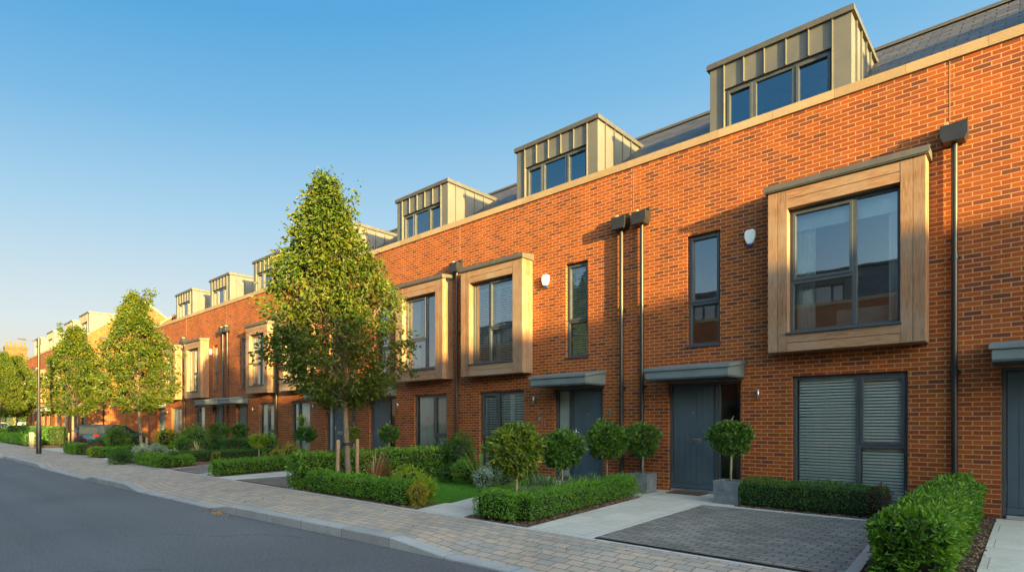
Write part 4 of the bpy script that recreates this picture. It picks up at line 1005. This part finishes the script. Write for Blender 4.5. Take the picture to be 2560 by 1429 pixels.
def stake(u, d, h, label, lean=0.):
    x, y = at(u, d); g = G(); g.tube([(x, y, 0), (x+lean, y, h-.02), (x+lean, y, h)], [.038, .038, .030], 'stake', 12)
    return tag(g.build('tree_stake', origin=(x, y, 0), smooth=False), label, 'stake', 'round stakes holding the street trees')
stake(842, 11.25, .98, 'wooden stake close against the nearest street tree, left of its trunk', .05); stake(893, 11.75, .98, 'wooden stake standing clear, right of the nearest street tree')
x0_, y0_ = at(893, 11.75); g = G(); g.tube([(-10.24, -3.95, .89), ((x0_-10.24)/2, (y0_-3.95)/2, .90), (x0_, y0_, .93)], .014, 'rubber', 8); tag(g.build('tie_strap', origin=(-10.2, -3.95, .9)), 'black rubber strap joining the nearest tree to its right stake', 'strap')
stake(367, 20.9, .78, 'wooden stake right of the second street tree'); stake(172, 28.6, .8, 'wooden stake beside the third street tree')
g = G(); x, y = at(392, 17.3); g.box(x-.03, x+.03, y-.03, y+.03, 0, .38, 'stake'); tag(g.build('wooden_post', origin=(x, y, 0), bevel=.004), 'short square wooden post between two low hedges', 'post')

# middle and far gardens
px_shrub('silver_shrub', 355, 18.6, 46, 1112, 'l_silver', 'left half of the silvery mounded foliage under the second tree', leaf=.06, n=1500)
px_shrub('silver_shrub', 390, 18.9, 56, 1110, 'l_silver', 'right and larger silvery mound behind the bright front hedge', leaf=.06, n=1900)
px_shrub('silver_shrub', 432, 19.2, 26, 1122, 'l_silver', 'small silver tuft right of the silvery mounds', leaf=.06, n=500)
px_shrub('dark_shrub', 300, 18.0, 56, 1120, 'l_boxd', 'dark rounded shrub at the pavement, left of the bright front hedge', leaf=.05, n=2000)
px_shrub('dark_shrub', 328, 18.8, 48, 1108, 'l_boxd', 'dark shrub filling in behind the rounded one', leaf=.05, n=1500)
px_shrub('conifer', 293, 23.0, 52, 1062, 'l_laurel', 'upright feathery green shrub hiding the middle of the dark car', leaf=.08, n=2200, cat='conifer')
px_shrub('shrub', 256, 24.0, 48, 1092, 'l_boxd', 'low green shrub in front of the dark car', leaf=.07, n=1000)
px_shrub('shrub', 240, 23.0, 46, 1106, 'l_purple', 'low russet bush beside the far driveway hedge', leaf=.06, n=700)
px_shrub('purple_shrub', 201, 25.5, 28, 1088, 'l_purple', 'plum-leaved bush at the foot of the third street tree', leaf=.07, n=800)
px_shrub('shrub', 178, 25.0, 34, 1108, 'l_lime', 'small green shrub behind the rounded front hedge', leaf=.06, n=600)
px_shrub('shrub', 345, 24.0, 50, 1076, 'l_boxd', 'green shrub beside the second tree trunk, below the gable', leaf=.07, n=900)
px_shrub('shrub', 412, 26.0, 46, 1068, 'l_lime', 'yellow-green shrub against the sunlit wall right of the second tree', leaf=.08, n=1100)
px_shrub('shrub', 436, 26.0, 30, 1072, 'l_gold', 'orange-tinted shrub by the sunlit wall', leaf=.08, n=600)
px_shrub('shrub', 330, 26.0, 60, 1092, 'l_boxd', 'broad low shrub in front of the car bonnet', leaf=.08, n=900)
px_shrub('shrub', 490, 22.5, 62, 1060, 'l_laurel', 'large loose green shrub left of the round-headed bushes', leaf=.07, n=2600, lump=.28)
px_shrub('shrub', 462, 23.0, 50, 1078, 'l_laurel', 'sloping green shrub left of the large loose one', leaf=.07, n=1500)
spiky('straw_grass', 492, 20.4, 60, .75, .03, 'l_plume', 'straw-coloured plume grass in front of the large loose shrub', spread=.7)
px_shrub('golden_shrub', 540, 19.4, 20, 1128, 'l_gold', 'tiny golden tuft above the long dark hedge', leaf=.05, n=300)
topiary(546, 21.5, 1077, 42, 42, 'round-headed bush on a stem, left one of the pair at the sunlit doors', 'l_boxd', .085, n=230)
topiary(598, 21.5, 1076, 38, 36, 'round-headed bush on a stem, right one of the pair at the sunlit doors', 'l_boxd', .085, n=210)
topiary(647, 18.4, 1100, 44, 34, 'small light-green standard bush by the pale-curtained window', 'l_lime', .075, n=220)
px_shrub('shrub', 674, 18.6, 38, 1078, 'l_laurel', 'loose upright shrub by the downpipe left of the nearest tree', leaf=.06, n=1100, lump=.3)
topiary(765, 17.6, 1085, 52, 34, 'flat round-headed bush on a stem under the nearest tree\'s left side', 'l_boxd', .075, n=300)
px_shrub('shrub', 755, 17.7, 20, 1036, 'l_lime', 'thin reddish-green upper shoots above the flat round-headed bush', vbot=1070, leaf=.06, n=220)
px_shrub('shrub', 728, 17.6, 46, 1104, 'l_gold', 'yellow-green mound under the ground floor window left of the nearest tree', leaf=.06, n=900)
px_shrub('golden_shrub', 690, 17.7, 26, 1118, 'l_gold', 'low golden clump beside the silvery end of the long hedge', leaf=.05, n=500)
hedge('silver_hedge', (-20.2, -.35), (-18.6, -.9), .5, .30, 'l_lav', 'blue-green lavender edging at the end of the long dark hedge', .05, 1000)
topiary(884, 15.6, 1085, 28, 36, 'small round-headed bush just behind the nearest tree trunk', 'l_bayy', .065, n=200)
topiary(972, 15.3, 1084, 50, 42, 'round-headed bush on a pale stem before the second grey door', 'l_bay', .07, n=280)

# street lamp
x, y = at(97, 24.25); t = thing('street_lamp', 'slim black street lamp at the left, its flat head reaching over the road', 'street lamp', (x, y, 0))
g = G(); g.tube([(x, y, 0), (x, y, 1.15), (x, y, 1.2), (x, y, 4.75)], [.095, .095, .062, .045], 'black', 16); g.tube([(x, y, 4.6), (x, y, 4.86)], .065, 'black', 12); g.build('pole', t, True).modifiers.new('es', 'EDGE_SPLIT').split_angle = R(35)
g = G(); ax, ay = -CA*.82, -SA*.6-.25; L_ = math.hypot(ax, ay); ax /= L_; ay /= L_
bx, by = -ay, ax; V = []
for s_, w_, zz in ((.05, .035, 4.72), (.25, .05, 4.74), (.45, .10, 4.78), (.80, .085, 4.82)):
    for sg, dz in ((-1, 0), (1, 0), (1, .045), (-1, .045)): V.append((x+ax*s_+bx*w_*sg, y+ay*s_+by*w_*sg, zz+dz))
g.add(V, [(0, 3, 2, 1), (12, 13, 14, 15)]+[(i*4+j, i*4+(j+1) % 4, i*4+4+(j+1) % 4, i*4+4+j) for i in range(3) for j in range(4)], 'cap'); g.build('lamp_head', t, bevel=.006)
# bollard
x, y = at(79, 29.0); g = G(); g.box(x-.10, x+.10, y-.10, y+.10, 0, .82, 'stem'); tag(g.build('timber_bollard', origin=(x, y, 0), bevel=.03), 'pale square timber bollard left of the street lamp', 'bollard')

# cars
def loft(g, secs, mat, cap=True):
    n = len(secs[0]); V = [p for s_ in secs for p in s_]
    F = [(i*n+j, i*n+(j+1) % n, (i+1)*n+(j+1) % n, (i+1)*n+j) for i in range(len(secs)-1) for j in range(n)]
    if cap: F += [tuple(range(n-1, -1, -1)), tuple(range((len(secs)-1)*n, len(secs)*n))]
    g.add(V, F, mat)
def car(x, y, rot, paint, label):
    t = thing('parked_car', label, 'car', (0, 0, 0)); g = G(); secs = []
    for (s_, w, zb, zt) in ((0, .66, .36, .74), (.05, .76, .28, .86), (.3, .83, .22, .93), (1.0, .87, .2, .94), (2.2, .875, .2, .93), (3.0, .86, .2, .90), (3.55, .82, .22, .83), (3.9, .74, .26, .70), (4.02, .62, .34, .58)):
        secs.append([(s_, -w*.9, zb), (s_, -w, zb+.12), (s_, -w*1.01, (zb+zt)/2), (s_, -w*.97, zt-.08), (s_, -w*.86, zt), (s_, w*.86, zt), (s_, w*.97, zt-.08), (s_, w*1.01, (zb+zt)/2), (s_, w, zb+.12), (s_, w*.9, zb)])
    loft(g, secs, paint)
    roof = [[(s_, -w, z-.05), (s_, -w*.8, z), (s_, w*.8, z), (s_, w, z-.05)] for s_, w, z in ((.30, .60, 1.37), (.7, .63, 1.425), (1.3, .65, 1.44), (1.9, .64, 1.425), (2.3, .62, 1.37))]
    loft(g, roof, paint)
    for sg in (-1, 1):
        for a, b in (((.30, .62, 1.34), (.08, .78, .90)), ((2.3, .62, 1.34), (3.08, .74, .90)), ((1.35, .66, 1.39), (1.4, .82, .92)), ((.75, .645, 1.38), (.62, .82, .93))):
            g.tube([(a[0], sg*a[1], a[2]), (b[0], sg*b[1], b[2])], .035, paint, 6)
    g.tube([(.22, -.55, 1.39), (.22, .55, 1.39)], .03, paint, 6)
    body = g.build('body', t, True); body.modifiers.new('es', 'EDGE_SPLIT').split_angle = R(38)
    g = G(); gl = [[(s_, -wb, zb), (s_, -wt, zt), (s_, wt, zt), (s_, wb, zb)] for s_, wb, zb, wt, zt in ((.07, .74, .88, .70, .92), (.33, .79, .9, .59, 1.35), (1.3, .81, .9, .63, 1.41), (2.27, .79, .9, .59, 1.35), (3.05, .70, .87, .66, .91))]
    loft(g, gl, 'carglass'); g.build('glazing', t)
    for sg in (-1, 1):
        g = G(); g.box(-.005, .16, sg*.66-.13, sg*.66+.13, .68, .84, 'tail'); g.build('tail_light', t, bevel=.03)
        g = G(); g.box(3.72, 3.93, sg*.62-.12, sg*.62+.12, .60, .70, 'head'); g.build('headlight', t, bevel=.03)
        g = G(); g.box(2.35, 2.5, sg*.95-.08, sg*.95+.08, .92, 1.04, paint); g.build('wing_mirror', t, bevel=.03)
        for wx in (.72, 3.2):
            g = G(); g.tube([(wx, sg*.70, .31), (wx, sg*.885, .31)], .31, 'rubber', 22); w = g.build('wheel', t)
            g = G(); g.tube([(wx, sg*.886, .31), (wx, sg*.893, .31)], .20, 'steel', 16); g.build('rim', w)
    t.location = (x, y, -.1); t.rotation_euler = (0, 0, rot); t.scale = (.94, .94, .90 if paint == 'paint_navy' else 1); return t
x, y = at(212, 32.0); car(x, y, math.atan2(3.25, -2.4), 'paint_navy', 'dark blue hatchback parked nose in beside the sunlit gable, behind the shrubs')
x, y = at(-14, 62); car(x, y, .1, 'paint_silver', 'silver car parked far off at the left edge of the picture')
x, y = at(58, 66); car(x, y, .2, 'paint_white', 'small white car parked far off between the tree trunks')

# Victorian house closing the street
t = thing('victorian_house', 'old cream house with slate roof and pot-topped brick chimney closing the street', 'house', (-105, 4, 0))
X0 = -105; g = G(); g.box(X0-9, X0, -14, 14, 0, 8.3, 'render')
g.add([(X0, -14, 8.3), (X0-4.5, -14, 10.1), (X0-9, -14, 8.3)], [(0, 1, 2)], 'brick_old'); g.add([(X0, 14, 8.3), (X0-4.5, 14, 10.1), (X0-9, 14, 8.3)], [(2, 1, 0)], 'brick_old'); g.build('wall', t)
g = G(); g.add([(X0+.35, -14.2, 8.25), (X0+.35, 14.2, 8.25), (X0-4.5, 14.2, 10.25), (X0-4.5, -14.2, 10.25), (X0-9.3, -14.2, 8.25), (X0-9.3, 14.2, 8.25)], [(0, 1, 2, 3), (3, 2, 5, 4)], 'slate')
g.box(X0-.02, X0+.4, -14.2, 14.2, 8.05, 8.24, 'white'); rf = g.build('roof', t)
g = G(); g.box(X0-3.0, X0-1.6, 1.5, 3.9, 8.6, 12.1, 'brick_old'); g.box(X0-3.08, X0-1.52, 1.42, 3.98, 11.7, 11.95, 'brick_old')
for k in range(6): g.tube([(X0-2.3, 1.75+k*.38, 12.1), (X0-2.3, 1.75+k*.38, 12.75+.12*(k % 2))], [.13, .10], 'clay', 10)
g.build('chimney', rf)
for yy in (-11, -7.5, -4, -.5, 3, 6.5, 10):
    for zz in (1.2, 4.9):
        g = G(); g.box(X0+.002, X0+.06, yy, yy+1.1, zz, zz+1.9, 'white'); g.box(X0+.061, X0+.066, yy+.1, yy+1., zz+.1, zz+.9, 'carglass'); g.box(X0+.061, X0+.066, yy+.1, yy+1., zz+1., zz+1.8, 'carglass'); g.build('window', t)
for (u, d, w, v, m_, lb) in ((90, 60, 60, 985, 'l_boxd', 'dark evergreen bush between the far row and the old cream house'), (60, 72, 50, 1010, 'l_boxd', 'dark rounded bush under the old cream house'), (20, 55, 60, 1066, 'l_lime', 'bright yellow-green bush by the far silver car'),
                             (-10, 75, 70, 1010, 'l_boxd', 'dark bush at the left picture edge below the old house'), (60, 38, 46, 1080, 'l_laurel', 'green bush above the far bright hedge, left of the bollard'), (115, 40, 40, 1078, 'l_laurel', 'round green bush just right of the street lamp base'), (135, 44, 50, 1070, 'l_lime', 'sunny yellow bush before the third tree\'s trunk')):
    px_shrub('bush', u, d, w, v, m_, lb, n=1300, leaf=.16, cat='bush')

# ================================================================== LIGHT, SKY, CAMERA
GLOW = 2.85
SUN_AZ, SUN_EL = 104., 5.6          # degrees clockwise from +Y
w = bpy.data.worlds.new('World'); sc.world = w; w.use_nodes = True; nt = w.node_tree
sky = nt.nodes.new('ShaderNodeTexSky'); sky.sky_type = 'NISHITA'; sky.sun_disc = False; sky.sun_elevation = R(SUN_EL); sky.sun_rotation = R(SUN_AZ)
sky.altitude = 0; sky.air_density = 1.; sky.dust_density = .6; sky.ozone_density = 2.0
N = NT(nt); tc = nt.nodes.new('ShaderNodeTexCoord'); sp = nt.nodes.new('ShaderNodeSeparateXYZ'); nt.links.new(tc.outputs['Generated'], sp.inputs[0])
# clear blue half of the sky turned away from the sun; glowing half round the low sun
hh = N.math('SQRT', N.math('ADD', N.math('MULTIPLY', sp.outputs[0], sp.outputs[0]), N.math('MULTIPLY', sp.outputs[1], sp.outputs[1])))
zz = N.math('MULTIPLY', sp.outputs[2], N.math('SUBTRACT', 1., N.math('MULTIPLY', N.math('DIVIDE', sp.outputs[1], N.math('ADD', hh, .001)), .22)))
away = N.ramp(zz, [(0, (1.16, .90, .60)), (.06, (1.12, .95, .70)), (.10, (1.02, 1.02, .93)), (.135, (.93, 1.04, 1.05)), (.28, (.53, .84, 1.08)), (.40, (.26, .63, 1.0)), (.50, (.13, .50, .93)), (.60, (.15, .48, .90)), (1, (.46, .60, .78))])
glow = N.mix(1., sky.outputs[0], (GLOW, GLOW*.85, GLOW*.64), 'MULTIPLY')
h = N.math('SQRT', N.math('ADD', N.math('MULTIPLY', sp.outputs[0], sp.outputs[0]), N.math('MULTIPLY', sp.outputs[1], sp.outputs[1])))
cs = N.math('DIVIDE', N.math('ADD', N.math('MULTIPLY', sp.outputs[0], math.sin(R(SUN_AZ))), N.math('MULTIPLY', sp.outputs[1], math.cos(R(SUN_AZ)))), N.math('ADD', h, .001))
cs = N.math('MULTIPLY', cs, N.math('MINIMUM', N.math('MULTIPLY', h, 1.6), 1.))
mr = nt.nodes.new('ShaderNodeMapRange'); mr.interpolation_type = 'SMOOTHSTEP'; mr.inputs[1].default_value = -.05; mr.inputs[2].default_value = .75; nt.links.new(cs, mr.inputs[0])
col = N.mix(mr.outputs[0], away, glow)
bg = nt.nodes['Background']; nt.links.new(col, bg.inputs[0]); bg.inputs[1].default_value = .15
sl = bpy.data.lights.new('sun', 'SUN'); sl.energy = 5.0; sl.angle = R(.6); sl.color = (1, .69, .22)
so = bpy.data.objects.new('sun', sl); COL.objects.link(so)
from mathutils import Vector
dv = Vector((math.sin(R(SUN_AZ))*math.cos(R(SUN_EL)), math.cos(R(SUN_AZ))*math.cos(R(SUN_EL)), math.sin(R(SUN_EL))))
so.rotation_euler = dv.to_track_quat('Z', 'Y').to_euler(); so.location = (20, -10, 20)
cam = bpy.data.cameras.new('camera'); co = bpy.data.objects.new('camera', cam); COL.objects.link(co); sc.camera = co
co.location = (0, -CD, CH); co.rotation_euler = (R(90), 0, YAW)
cam.sensor_width = 36; cam.lens = 36*CF/2560; cam.shift_y = (1055-714.5)/2560; cam.clip_end = 2000; cam.clip_start = .05
sc.view_settings.view_transform = 'Standard'; sc.view_settings.look = 'None'; sc.view_settings.exposure = 2.4; sc.view_settings.gamma = 1
sc.cycles.max_bounces = 8; sc.cycles.transparent_max_bounces = 12; sc.cycles.use_denoising = True
